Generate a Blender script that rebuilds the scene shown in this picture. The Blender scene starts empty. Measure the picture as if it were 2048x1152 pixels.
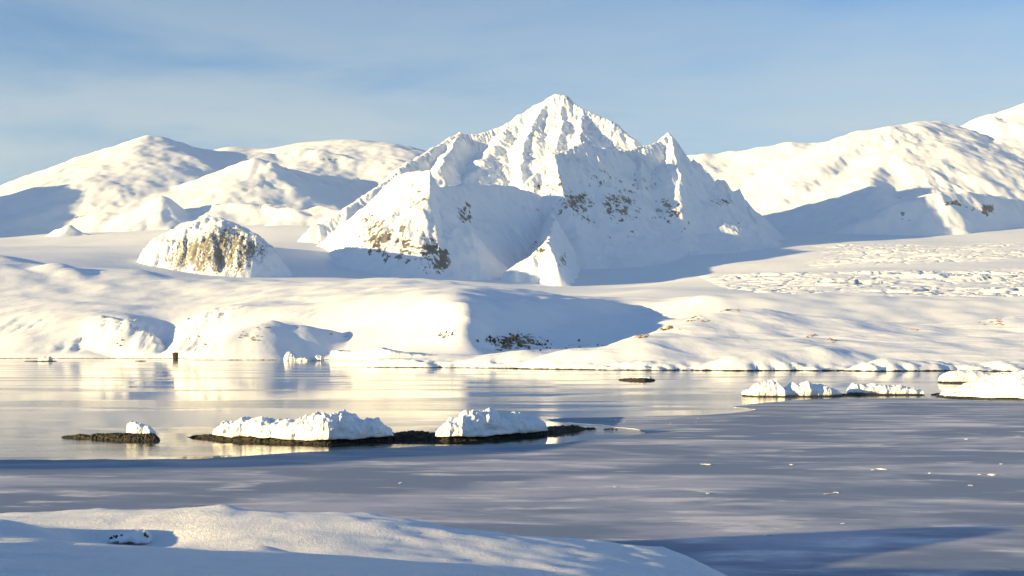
import bpy, math, random
import numpy as np
from mathutils import Vector, Matrix

# ------------------------------------------------------------------ camera, sky, sun, exposure
scene = bpy.context.scene
COL = scene.collection
F = 2400.0          # focal length in photo pixels (2048 wide)
HOR = 700.0         # photo row of the level horizon
HC = 12.0           # camera height above the sea

SUN_BACK = math.radians(65)    # 0 = straight behind the camera, 90 = from the left
SUN_EL = math.radians(7.6)

cam_d = bpy.data.cameras.new('camera')
cam = bpy.data.objects.new('camera', cam_d)
COL.objects.link(cam)
cam.location = (0, 0, HC)
cam.rotation_euler = (math.radians(90), 0, 0)
cam_d.sensor_width = 36.0
cam_d.lens = 36.0 * F / 2048.0
cam_d.shift_y = (HOR - 576.0) / 2048.0
cam_d.clip_start = 0.5
cam_d.clip_end = 120000.0
scene.camera = cam

sun_vec = Vector((-math.cos(SUN_EL) * math.sin(SUN_BACK), -math.cos(SUN_EL) * math.cos(SUN_BACK), math.sin(SUN_EL)))
sun_d = bpy.data.lights.new('sun', 'SUN')
sun_d.energy = 5.0
sun_d.color = (1.0, 0.72, 0.31)
sun_d.angle = math.radians(0.5)
sun = bpy.data.objects.new('sun', sun_d)
COL.objects.link(sun)
sun.rotation_euler = sun_vec.to_track_quat('Z', 'Y').to_euler()
sun.location = (-200, -80, 120)

world = bpy.data.worlds.new('World')
scene.world = world
world.use_nodes = True
wn, wl = world.node_tree.nodes, world.node_tree.links
wn.clear()
w_out = wn.new('ShaderNodeOutputWorld')
w_bg = wn.new('ShaderNodeBackground')
w_bg.inputs['Strength'].default_value = 0.084
sky = wn.new('ShaderNodeTexSky')
sky.sky_type = 'NISHITA'
sky.sun_disc = False
sky.sun_elevation = SUN_EL
# Blender: rotation 0 puts the sun at +Y, positive turns towards +X
sky.sun_rotation = math.atan2(sun_vec.x, sun_vec.y)
sky.altitude = 0.0
sky.air_density = 1.0
sky.dust_density = 0.0
sky.ozone_density = 4.5
# thin veil of high cloud
tc = wn.new('ShaderNodeTexCoord')
mp = wn.new('ShaderNodeMapping')
mp.inputs['Scale'].default_value = (0.9, 0.9, 4.5)
mp.inputs['Location'].default_value = (-0.437, -0.509, -2.286)
nz = wn.new('ShaderNodeTexNoise')
nz.inputs['Scale'].default_value = 3.0
nz.inputs['Detail'].default_value = 6.0
nz.inputs['Roughness'].default_value = 0.55
nz.inputs['Distortion'].default_value = 0.4
rp = wn.new('ShaderNodeMapRange')
rp.interpolation_type = 'SMOOTHSTEP'
rp.inputs['From Min'].default_value = 0.25
rp.inputs['From Max'].default_value = 0.62
rp.inputs['To Min'].default_value = 0.0
rp.inputs['To Max'].default_value = 0.92
mixw = wn.new('ShaderNodeMix')
mixw.data_type = 'RGBA'
mixw.inputs['B'].default_value = (2.35, 2.72, 2.95, 1)
wl.new(tc.outputs['Generated'], mp.inputs['Vector'])
wl.new(mp.outputs['Vector'], nz.inputs['Vector'])
wl.new(nz.outputs['Fac'], rp.inputs['Value'])
w_xyz = wn.new('ShaderNodeSeparateXYZ')
w_alt = wn.new('ShaderNodeMapRange')
w_alt.interpolation_type = 'SMOOTHSTEP'
for k_, v_ in (('From Min', 0.10), ('From Max', 0.36), ('To Min', 1.0), ('To Max', 0.12)):
    w_alt.inputs[k_].default_value = v_
w_mul = wn.new('ShaderNodeMath')
w_mul.operation = 'MULTIPLY'
wl.new(tc.outputs['Generated'], w_xyz.inputs[0])
wl.new(w_xyz.outputs['Z'], w_alt.inputs['Value'])
wl.new(rp.outputs['Result'], w_mul.inputs[0])
wl.new(w_alt.outputs['Result'], w_mul.inputs[1])
wl.new(w_mul.outputs[0], mixw.inputs['Factor'])
wl.new(sky.outputs['Color'], mixw.inputs['A'])
wl.new(mixw.outputs['Result'], w_bg.inputs['Color'])
wl.new(w_bg.outputs['Background'], w_out.inputs['Surface'])

vs = scene.view_settings
vs.view_transform = 'Standard'
vs.look = 'None'
vs.gamma = 1.0
vs.use_curve_mapping = False
vs.exposure = 1.5
scene.cycles.max_bounces = 6
scene.cycles.diffuse_bounces = 3
scene.cycles.glossy_bounces = 3

# ------------------------------------------------------------------ noise and terrain tools
_rng = np.random.RandomState(7)
_perm = _rng.permutation(512).astype(np.int64)
_perm = np.concatenate([_perm, _perm])
_g2 = _rng.uniform(0, 2 * np.pi, 512)
_g2 = np.stack([np.cos(_g2), np.sin(_g2)], 1)
_g3 = _rng.normal(size=(512, 3))
_g3 /= np.linalg.norm(_g3, axis=1, keepdims=True)


def _fade(t):
    return t * t * t * (t * (t * 6 - 15) + 10)


def n2(x, y, s=0):
    x = np.asarray(x, float) + s * 37.17
    y = np.asarray(y, float) + s * 91.73
    xi = np.floor(x).astype(np.int64)
    yi = np.floor(y).astype(np.int64)
    xf, yf = x - xi, y - yi
    u, v = _fade(xf), _fade(yf)
    xi &= 511
    yi &= 511
    x1, y1 = (xi + 1) & 511, (yi + 1) & 511

    def g(a, b, fx, fy):
        k = _perm[(_perm[a] + b) & 511]
        return _g2[k, 0] * fx + _g2[k, 1] * fy
    a = g(xi, yi, xf, yf)
    b = g(x1, yi, xf - 1, yf)
    c = g(xi, y1, xf, yf - 1)
    d = g(x1, y1, xf - 1, yf - 1)
    return ((a + (b - a) * u) + ((c + (d - c) * u) - (a + (b - a) * u)) * v) * 1.45


def n3(p, s=0):
    p = np.asarray(p, float) + s * 17.31
    i = np.floor(p).astype(np.int64)
    f = p - i
    u = _fade(f)
    i &= 511
    j = (i + 1) & 511
    out = 0
    for dx in (0, 1):
        for dy in (0, 1):
            for dz in (0, 1):
                a = (j if dx else i)[..., 0]
                b = (j if dy else i)[..., 1]
                c = (j if dz else i)[..., 2]
                k = _perm[(_perm[(_perm[a] + b) & 511] + c) & 511]
                g = _g3[k]
                dot = g[..., 0] * (f[..., 0] - dx) + g[..., 1] * (f[..., 1] - dy) + g[..., 2] * (f[..., 2] - dz)
                w = (u[..., 0] if dx else 1 - u[..., 0]) * (u[..., 1] if dy else 1 - u[..., 1]) * (u[..., 2] if dz else 1 - u[..., 2])
                out = out + w * dot
    return out * 1.5


def fbm(x, y, s=0, o=5, gain=0.5, lac=2.03):
    a, t, f = 1.0, 0, 1.0
    for k in range(o):
        t = t + a * n2(x * f, y * f, s + k)
        a *= gain
        f *= lac
    return t


def ridged(x, y, s=0, o=5, gain=0.5, lac=2.03):
    a, t, f = 1.0, 0, 1.0
    for k in range(o):
        t = t + a * (1 - 2 * np.abs(n2(x * f, y * f, s + k)))
        a *= gain
        f *= lac
    return t


def fbm3(p, s=0, o=4, gain=0.5):
    a, t, f = 1.0, 0, 1.0
    for k in range(o):
        t = t + a * n3(p * f, s + k)
        a *= gain
        f *= 2.03
    return t


def sstep(a, b, x):
    t = np.clip((x - a) / (b - a), 0, 1)
    return t * t * (3 - 2 * t)


def smax(a, b, k):
    if k <= 0:
        return np.maximum(a, b)
    h = np.maximum(k - np.abs(a - b), 0) / k
    return np.maximum(a, b) + h * h * k * 0.25


def P(px, py, Y):
    return ((px - 1024.0) / F * Y, Y, HC + (HOR - py) / F * Y)


def sea(px, py):
    Y = HC * F / (py - HOR)
    return ((px - 1024.0) / F * Y, Y)


def proj(X, Y, Z):
    return 1024 + F * X / Y, HOR - F * (Z - HC) / Y


def blob(px, py, cx, cy, rx, ry):
    return np.exp(-(((px - cx) / rx) ** 2 + ((py - cy) / ry) ** 2))


def tps(ctrl):
    c = np.array(ctrl, float)
    xy, z = c[:, :2].copy(), c[:, 2]
    sc = xy.std(0).max()
    mu = xy.mean(0)
    q = (xy - mu) / sc

    def ker(r2):
        return (r2 + 1e-6) ** 0.72
    n = len(q)
    A = np.zeros((n + 3, n + 3))
    A[:n, :n] = ker(((q[:, None] - q[None]) ** 2).sum(-1)) 
    A[:n, n] = 1
    A[:n, n + 1:] = q
    A[n:, :n] = A[:n, n:].T
    w = np.linalg.solve(A, np.concatenate([z, np.zeros(3)]))

    def f(X, Y):
        x, y = (X - mu[0]) / sc, (Y - mu[1]) / sc
        h = w[n] + w[n + 1] * x + w[n + 2] * y
        for k in range(n):
            h = h + w[k] * ker((x - q[k, 0]) ** 2 + (y - q[k, 1]) ** 2)
        return h
    return f


def skeleton(X, Y, ridges, k=10.0, H=None):
    """Upper envelope of ridge lines; each has its own flank slopes and snow flutes."""
    if H is None:
        H = np.full(X.shape, -1e6)
    for ri, r in enumerate(ridges):
        p = np.array([P(*q) for q in r['p']])
        arc = 0.0
        SL, SR = r['l'], r['r']           # (steep part, far slope, falloff length) left / right of travel
        rr = r.get('round', 0.0)
        fa, fw = r.get('fa', 0.0), r.get('fw', 40.0)
        kk = r.get('k', k)
        for a, b in zip(p[:-1], p[1:]):
            ab = b[:2] - a[:2]
            L2 = ab @ ab
            L = math.sqrt(L2)
            t = np.clip(((X - a[0]) * ab[0] + (Y - a[1]) * ab[1]) / L2, 0, 1)
            dx, dy = X - (a[0] + t * ab[0]), Y - (a[1] + t * ab[1])
            d = np.sqrt(dx * dx + dy * dy)
            side = sstep(-0.35, 0.35, (ab[0] * dy - ab[1] * dx) / (L * np.maximum(d, 1.0)))  # 1 = left
            if rr:
                d = np.sqrt(d * d + rr * rr) - rr
            S = SR[0] + (SL[0] - SR[0]) * side
            s2 = SR[1] + (SL[1] - SR[1]) * side
            Lc = SR[2] + (SL[2] - SR[2]) * side
            h = a[2] + t * (b[2] - a[2]) - (S * Lc * (1 - np.exp(-d / Lc)) + s2 * d) - r.get('quad', 0.0) * d * d
            if fa:
                mk = np.nonzero(h + 2.2 * fa + kk > H)
                if len(mk[0]):
                    dm, Xm, Ym = d[mk], X[mk], Y[mk]
                    ph = (arc + t[mk] * L) / fw + 0.5 * n2(Xm / 140, Ym / 140, ri + 40)
                    fl = 1 - 2.6 * np.abs(n2(ph, dm / (fw * 20), ri + 11)) + 0.55 * (1 - 2.6 * np.abs(n2(ph * 2.3, dm / (fw * 12), ri + 23)))
                    h[mk] += fa * fl * np.clip(dm / (0.6 * fw), 0, 1) * np.exp(-(dm / r.get('fd', 350.0)) ** 2)
            H = smax(H, h, kk)
            arc += L
    return H


def gullies(X, Y, h, step, wl, amp, seed, octaves=3, mask=None, lo=0.15, hi=0.6, gain=0.5):
    """cut branching gullies and ribs that run down the slope (stripes turned along the fall line)"""
    for o in range(octaves):
        gy, gx = np.gradient(h, step)
        sl = np.sqrt(gx * gx + gy * gy) + 1e-6
        w_ = sstep(lo, hi, sl)
        if mask is not None:
            w_ = w_ * mask
        idx = np.nonzero(w_ > 0.01)
        if not len(idx[0]):
            return h
        x, y = X[idx], Y[idx]
        cx, cy = -gy[idx] / sl[idx], gx[idx] / sl[idx]
        C = wl * 2.1
        u, v = x / C, y / C
        iu, iv = np.floor(u).astype(np.int64), np.floor(v).astype(np.int64)
        acc = 0.0
        W = 1e-6
        for di in (-1, 0, 1):
            for dj in (-1, 0, 1):
                a, b = iu + di, iv + dj
                k = _perm[(_perm[(a + 131 * seed + 57 * o) & 511] + b) & 511]
                k2 = _perm[(k + 77) & 511]
                ox, oy = (a + k / 511.0) * C, (b + k2 / 511.0) * C
                dx, dy = x - ox, y - oy
                w = np.maximum(0, 1 - (dx * dx + dy * dy) / (1.2 * C) ** 2) ** 3
                acc = acc + w * np.cos(6.2832 * (dx * cx + dy * cy) / wl + k * 0.37)
                W = W + w
        val = acc / W
        h = h.copy()
        h[idx] += amp * w_[idx] * (0.55 - 1.6 * np.abs(val))
        wl *= 0.5
        amp *= gain
    return h


def link(o, parent=None):
    COL.objects.link(o)
    if parent is not None:
        o.parent = parent
    return o


def tag(o, label=None, cat=None, group=None, kind=None):
    if label:
        o['label'] = label
    if cat:
        o['category'] = cat
    if group:
        o['group'] = group
    if kind:
        o['kind'] = kind
    return o


def raw_mesh(name, V, Q, mat, attrs=None, smooth=True):
    """numpy vertices + quads (or tris) -> mesh data"""
    me = bpy.data.meshes.new(name)
    V = np.ascontiguousarray(V, np.float32)
    Q = np.ascontiguousarray(Q, np.int32)
    nq, m = Q.shape
    me.vertices.add(len(V))
    me.vertices.foreach_set('co', V.ravel())
    me.loops.add(nq * m)
    me.loops.foreach_set('vertex_index', Q.ravel())
    me.polygons.add(nq)
    me.polygons.foreach_set('loop_start', np.arange(0, nq * m, m, dtype=np.int32))
    me.polygons.foreach_set('use_smooth', np.full(nq, smooth, dtype=bool))
    me.update(calc_edges=True)
    for k, a in (attrs or {}).items():
        at = me.attributes.new(k, 'FLOAT', 'POINT')
        at.data.foreach_set('value', np.ascontiguousarray(a, np.float32).ravel())
    me.materials.append(mat)
    return me


def grid_quads(ny, nx, keep=None):
    i = np.arange(ny * nx).reshape(ny, nx)
    q = np.stack([i[:-1, :-1], i[:-1, 1:], i[1:, 1:], i[1:, :-1]], -1).reshape(-1, 4)
    if keep is not None:
        kq = keep[:-1, :-1] | keep[:-1, 1:] | keep[1:, 1:] | keep[1:, :-1]
        q = q[kq.ravel()]
    return q


def compact(V, Q, attrs):
    used = np.zeros(len(V), bool)
    used[Q.ravel()] = True
    idx = np.cumsum(used) - 1
    return V[used], idx[Q], {k: np.asarray(a).ravel()[used] for k, a in attrs.items()}


class Field:
    """regular world grid with heights; knows its height anywhere"""
    def __init__(s, x0, x1, y0, y1, step):
        s.x = np.arange(x0, x1 + step, step)
        s.y = np.arange(y0, y1 + step, step)
        s.step = step
        s.X, s.Y = np.meshgrid(s.x, s.y)

    def at(s, x, y):
        fx = np.clip((x - s.x[0]) / s.step, 0, len(s.x) - 1.001)
        fy = np.clip((y - s.y[0]) / s.step, 0, len(s.y) - 1.001)
        i, j = int(fx), int(fy)
        u, v = fx - i, fy - j
        Z = s.Z
        return (Z[j, i] * (1 - u) + Z[j, i + 1] * u) * (1 - v) + (Z[j + 1, i] * (1 - u) + Z[j + 1, i + 1] * u) * v

    def slope(s):
        gy, gx = np.gradient(s.Z, s.step)
        return np.sqrt(gx * gx + gy * gy)

    def build(s, name, mat, attrs, floor, label, cat, kind='structure'):
        keep = s.Z > floor
        Q = grid_quads(len(s.y), len(s.x), keep)
        V = np.stack([s.X, s.Y, s.Z], -1).reshape(-1, 3)
        V, Q, attrs = compact(V, Q, attrs)
        me = raw_mesh(name, V, Q, mat, attrs)
        o = link(bpy.data.objects.new(name, me))
        return tag(o, label, cat, None, kind)


# ------------------------------------------------------------------ materials
def new_mat(name):
    m = bpy.data.materials.new(name)
    m.use_nodes = True
    nt = m.node_tree
    b = nt.nodes['Principled BSDF']
    return m, nt, b


def nd(nt, t, **kw):
    n = nt.nodes.new(t)
    for k, v in kw.items():
        if k in n.inputs:
            n.inputs[k].default_value = v
        else:
            setattr(n, k, v)
    return n


def noise(nt, vec, scale, detail=5.0, rough=0.55, dist=0.0):
    n = nd(nt, 'ShaderNodeTexNoise', Scale=scale, Detail=detail, Roughness=rough, Distortion=dist)
    nt.links.new(vec, n.inputs['Vector'])
    return n.outputs['Fac']


def maprange(nt, val, a, b, c=0.0, d=1.0, smooth=True):
    n = nd(nt, 'ShaderNodeMapRange')
    if smooth:
        n.interpolation_type = 'SMOOTHSTEP'
    nt.links.new(val, n.inputs['Value'])
    for k, v in zip(('From Min', 'From Max', 'To Min', 'To Max'), (a, b, c, d)):
        if isinstance(v, (int, float)):
            n.inputs[k].default_value = v
        else:
            nt.links.new(v, n.inputs[k])
    return n.outputs['Result']


def math_(nt, op, a, b=None):
    n = nd(nt, 'ShaderNodeMath', operation=op)
    for i, v in enumerate((a, b)):
        if v is None:
            continue
        if isinstance(v, (int, float)):
            n.inputs[i].default_value = v
        else:
            nt.links.new(v, n.inputs[i])
    return n.outputs[0]


def mixc(nt, fac, a, b):
    n = nd(nt, 'ShaderNodeMix', data_type='RGBA')
    if isinstance(fac, (int, float)):
        n.inputs['Factor'].default_value = fac
    else:
        nt.links.new(fac, n.inputs['Factor'])
    for k, v in (('A', a), ('B', b)):
        if isinstance(v, tuple):
            n.inputs[k].default_value = (*v, 1)
        else:
            nt.links.new(v, n.inputs[k])
    return n.outputs['Result']


def bump(nt, b, height, strength, dist):
    n = nd(nt, 'ShaderNodeBump', Strength=strength, Distance=dist)
    nt.links.new(height, n.inputs['Height'])
    nt.links.new(n.outputs['Normal'], b.inputs['Normal'])
    return n


SNOW = (0.82, 0.86, 0.91)


def snow_mat(name, scale, bump_d, rock_a=(0.18, 0.176, 0.17), rock_b=(0.088, 0.09, 0.093), tide=None, tint=SNOW, stretch=1.0):
    """snow with bare rock where the 'rock' attribute says so; scale = size of the finest rock break-up in m"""
    m, nt, b = new_mat(name)
    geo = nd(nt, 'ShaderNodeNewGeometry').outputs['Position']
    at = nd(nt, 'ShaderNodeAttribute', attribute_name='rock').outputs['Fac']
    if stretch != 1.0:
        mpn = nd(nt, 'ShaderNodeMapping')
        mpn.inputs['Scale'].default_value = (1, 1, stretch)
        nt.links.new(geo, mpn.inputs['Vector'])
        geo = mpn.outputs['Vector']
    nA = noise(nt, geo, 1.0 / scale, 6.0, 0.62)
    nB = noise(nt, geo, 0.22 / scale, 5.0, 0.6)
    v = math_(nt, 'ADD', at, math_(nt, 'MULTIPLY', math_(nt, 'SUBTRACT', nA, 0.5), 1.5))
    fac = maprange(nt, v, 0.46, 0.60)
    if tide is not None:
        z = nd(nt, 'ShaderNodeSeparateXYZ')
        nt.links.new(geo, z.inputs[0])
        nz_ = noise(nt, geo, 0.18, 3.0)
        nz2 = noise(nt, geo, 1.1, 3.0)
        lvl = math_(nt, 'ADD', math_(nt, 'MULTIPLY', math_(nt, 'SUBTRACT', nz_, 0.42), tide * 5), math_(nt, 'MULTIPLY', math_(nt, 'SUBTRACT', nz2, 0.5), tide * 1.5))
        tf = math_(nt, 'LESS_THAN', z.outputs['Z'], math_(nt, 'ADD', lvl, tide))
        fac = math_(nt, 'MAXIMUM', fac, tf)
    rockc = mixc(nt, maprange(nt, nB, 0.35, 0.65), rock_a, rock_b)
    if tide is not None:
        rockc = mixc(nt, tf, rockc, (0.022, 0.02, 0.016))
    dirty = mixc(nt, maprange(nt, nB, 0.3, 0.8), tint, (tint[0] * 0.965, tint[1] * 0.97, tint[2] * 0.985))
    nt.links.new(mixc(nt, fac, dirty, rockc), b.inputs['Base Color'])
    b.inputs['Roughness'].default_value = 0.75
    b.inputs['Specular IOR Level'].default_value = 0.15
    hgt = math_(nt, 'ADD', nA, math_(nt, 'MULTIPLY', fac, 0.6))
    bump(nt, b, hgt, 0.5, bump_d)
    return m


M_MASSIF = snow_mat('massif_snow_rock', 17.0, 1.2, stretch=0.5)
M_FAR = snow_mat('far_range_snow', 34.0, 2.5)
M_FIELD = snow_mat('snowfield', 40.0, 1.0)
M_SHORE = snow_mat('shore_snow', 7.0, 0.8, (0.26, 0.19, 0.11), (0.06, 0.05, 0.04), tide=0.32)
M_DOME = snow_mat('dome_rock', 7.0, 2.5, (0.28, 0.262, 0.235), (0.19, 0.18, 0.165), stretch=0.6)


# ------------------------------------------------------------------ water and sea ice
def water():
    m, nt, b = new_mat('sea_water')
    geo = nd(nt, 'ShaderNodeNewGeometry').outputs['Position']
    mpn = nd(nt, 'ShaderNodeMapping')
    mpn.inputs['Scale'].default_value = (0.006, 0.026, 1)
    nt.links.new(geo, mpn.inputs['Vector'])
    band = noise(nt, mpn.outputs['Vector'], 1.0, 4.0, 0.55, 0.3)
    rip = noise(nt, geo, 1.4, 3.0, 0.6)
    swell = noise(nt, geo, 0.10, 2.0, 0.5)
    calm = maprange(nt, band, 0.47, 0.62)
    amp = math_(nt, 'ADD', math_(nt, 'MULTIPLY', calm, 0.055), 0.0035)
    h = math_(nt, 'ADD', math_(nt, 'MULTIPLY', rip, amp), math_(nt, 'MULTIPLY', swell, 0.02))
    bump(nt, b, h, 1.0, 1.0)
    b.inputs['Base Color'].default_value = (0.012, 0.028, 0.042, 1)
    b.inputs['IOR'].default_value = 1.333
    nt.links.new(maprange(nt, calm, 0, 1, 0.03, 0.10), b.inputs['Roughness'])
    V = np.array([(-9000, -3000, 0), (9000, -3000, 0), (9000, 13000, 0), (-9000, 13000, 0)])
    me = raw_mesh('sea_water', V, np.array([[0, 1, 2, 3]]), m, smooth=False)
    return tag(link(bpy.data.objects.new('water', me)), 'calm sea inlet reflecting the cream-lit snow shore', 'water', None, 'structure')


water()


def ice_mat():
    m, nt, b = new_mat('sea_ice')
    geo = nd(nt, 'ShaderNodeNewGeometry').outputs['Position']
    xyz = nd(nt, 'ShaderNodeSeparateXYZ')
    nt.links.new(geo, xyz.inputs[0])
    # thin new ice: everything beyond a wandering line Y > f(X)
    rampx = maprange(nt, xyz.outputs['X'], -90, 90, 0, 1, smooth=False)
    cr = nd(nt, 'ShaderNodeValToRGB')
    nt.links.new(rampx, cr.inputs['Fac'])
    keys = [(0, 945), (150, 945), (330, 940), (500, 936), (640, 930), (760, 921), (900, 914), (1050, 906), (1130, 897), (1180, 882), (1235, 850), (1275, 805), (1600, 780)]
    e = cr.color_ramp.elements
    first = True
    pts = []
    for px, py in keys:
        X, Y = sea(px, py)
        pts.append((min(1.0, (X + 90) / 180), Y / 400))
    e[0].position, e[0].color = pts[0][0], (pts[0][1],) * 3 + (1,)
    e[1].position, e[1].color = pts[-1][0], (pts[-1][1],) * 3 + (1,)
    for p, v in pts[1:-1]:
        k = e.new(p)
        k.color = (v, v, v, 1)
    # colour ramp stores linear values; a plain rgb-to-bw keeps them
    bw = nd(nt, 'ShaderNodeRGBToBW')
    nt.links.new(cr.outputs['Color'], bw.inputs[0])
    bound = math_(nt, 'MULTIPLY', bw.outputs[0], 400.0)
    mpn = nd(nt, 'ShaderNodeMapping')
    mpn.inputs['Scale'].default_value = (0.035, 0.075, 1)
    nt.links.new(geo, mpn.inputs['Vector'])
    nL = noise(nt, mpn.outputs['Vector'], 1.0, 6.0, 0.6, 0.5)
    mp2 = nd(nt, 'ShaderNodeMapping')
    mp2.inputs['Scale'].default_value = (0.085, 0.24, 1)
    mp2.inputs['Rotation'].default_value = (0, 0, 0.25)
    nt.links.new(geo, mp2.inputs['Vector'])
    nM = noise(nt, mp2.outputs['Vector'], 1.0, 6.0, 0.6, 0.4)
    nF = noise(nt, geo, 3.0, 4.0, 0.65)
    y2 = math_(nt, 'ADD', xyz.outputs['Y'], math_(nt, 'MULTIPLY', math_(nt, 'SUBTRACT', nL, 0.5), 16.0))
    thin = maprange(nt, math_(nt, 'SUBTRACT', y2, bound), -2.5, 4.0)
    dust = maprange(nt, math_(nt, 'ADD', nL, math_(nt, 'MULTIPLY', math_(nt, 'SUBTRACT', nM, 0.5), 0.35)), 0.40, 0.64)
    base = mixc(nt, dust, (0.17, 0.225, 0.33), (0.45, 0.47, 0.56))
    drift = maprange(nt, math_(nt, 'ADD', math_(nt, 'MULTIPLY', nM, 0.75), math_(nt, 'MULTIPLY', nL, 0.35)), 0.575, 0.69)
    base = mixc(nt, drift, base, (0.70, 0.69, 0.70))
    base = mixc(nt, math_(nt, 'MULTIPLY', maprange(nt, nF, 0.35, 0.75), 0.25), base, (0.28, 0.30, 0.36))
    base = mixc(nt, thin, base, mixc(nt, maprange(nt, nM, 0.35, 0.7), (0.035, 0.105, 0.27), (0.10, 0.18, 0.34)))
    nt.links.new(base, b.inputs['Base Color'])
    rough = maprange(nt, thin, 0, 1, 0.6, 0.62)
    nt.links.new(rough, b.inputs['Roughness'])
    nt.links.new(maprange(nt, thin, 0, 1, 0.2, 0.04), b.inputs['Specular IOR Level'])
    hh = math_(nt, 'ADD', math_(nt, 'MULTIPLY', nF, 0.01), math_(nt, 'MULTIPLY', drift, 0.05))
    bump(nt, b, hh, 0.6, 1.0)
    return m


def sheet(name, outline, z, thick, mat):
    from mathutils.geometry import tessellate_polygon
    pts = [Vector((x, y, z)) for x, y in outline]
    tris = tessellate_polygon([pts])
    n = len(pts)
    V = [tuple(p) for p in pts] + [(p.x, p.y, z - thick) for p in pts]
    faces = []
    for t in tris:
        a, b_, c = (pts[i] for i in t)
        faces.append(t if (b_ - a).cross(c - a).z > 0 else (t[0], t[2], t[1]))
    area = sum(pts[i].x * pts[(i + 1) % n].y - pts[(i + 1) % n].x * pts[i].y for i in range(n))
    for i in range(n):
        j = (i + 1) % n
        faces.append((i, n + i, n + j, j) if area > 0 else (i, j, n + j, n + i))
    me = bpy.data.meshes.new(name)
    me.from_pydata(V, [], faces)
    me.materials.append(mat)
    return link(bpy.data.objects.new(name, me))


def rough_line(pts, amp, seed, step=0.6):
    """insert points along a sea-level px path and wander them"""
    rng = random.Random(seed)
    w = [sea(*p) for p in pts]
    out = []
    for (x0, y0), (x1, y1) in zip(w[:-1], w[1:]):
        n = max(2, int(math.hypot(x1 - x0, y1 - y0) / step))
        for i in range(n):
            t = i / n
            x, y = x0 + (x1 - x0) * t, y0 + (y1 - y0) * t
            k = float(fbm(np.array(x / 5.0), np.array(y / 5.0), seed, 4)) * amp
            out.append((x + 0.4 * k, y + k))
    out.append(w[-1])
    return out


edge = [(-420, 921), (-100, 921), (150, 920), (400, 919), (470, 914), (560, 908), (600, 905), (670, 903), (760, 897), (800, 896), (850, 893),
        (930, 891), (1040, 890), (1110, 889), (1150, 884), (1190, 880), (1235, 876), (1300, 866), (1270, 859), (1200, 850),
        (1120, 845), (1090, 840), (1130, 836), (1220, 835), (1300, 833), (1400, 831), (1460, 827), (1500, 822.5), (1511, 819.5), (1490, 816.5), (1466, 814),
        (1500, 809), (1560, 803), (1620, 799), (1700, 797.5), (1800, 796.5), (1860, 796.5), (1900, 799), (1960, 801), (2100, 802), (2700, 802)]
outline = rough_line(edge, 0.9, 3)
outline += [(230, 250), (230, 5), (-140, 5), (-140, outline[0][1])]
M_ICE = ice_mat()
ice = sheet('sea_ice', outline, 0.06, 0.12, M_ICE)
tag(ice, 'grey-blue sea ice sheet with snow drifts and a blue thin edge', 'ice', None, 'structure')


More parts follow.
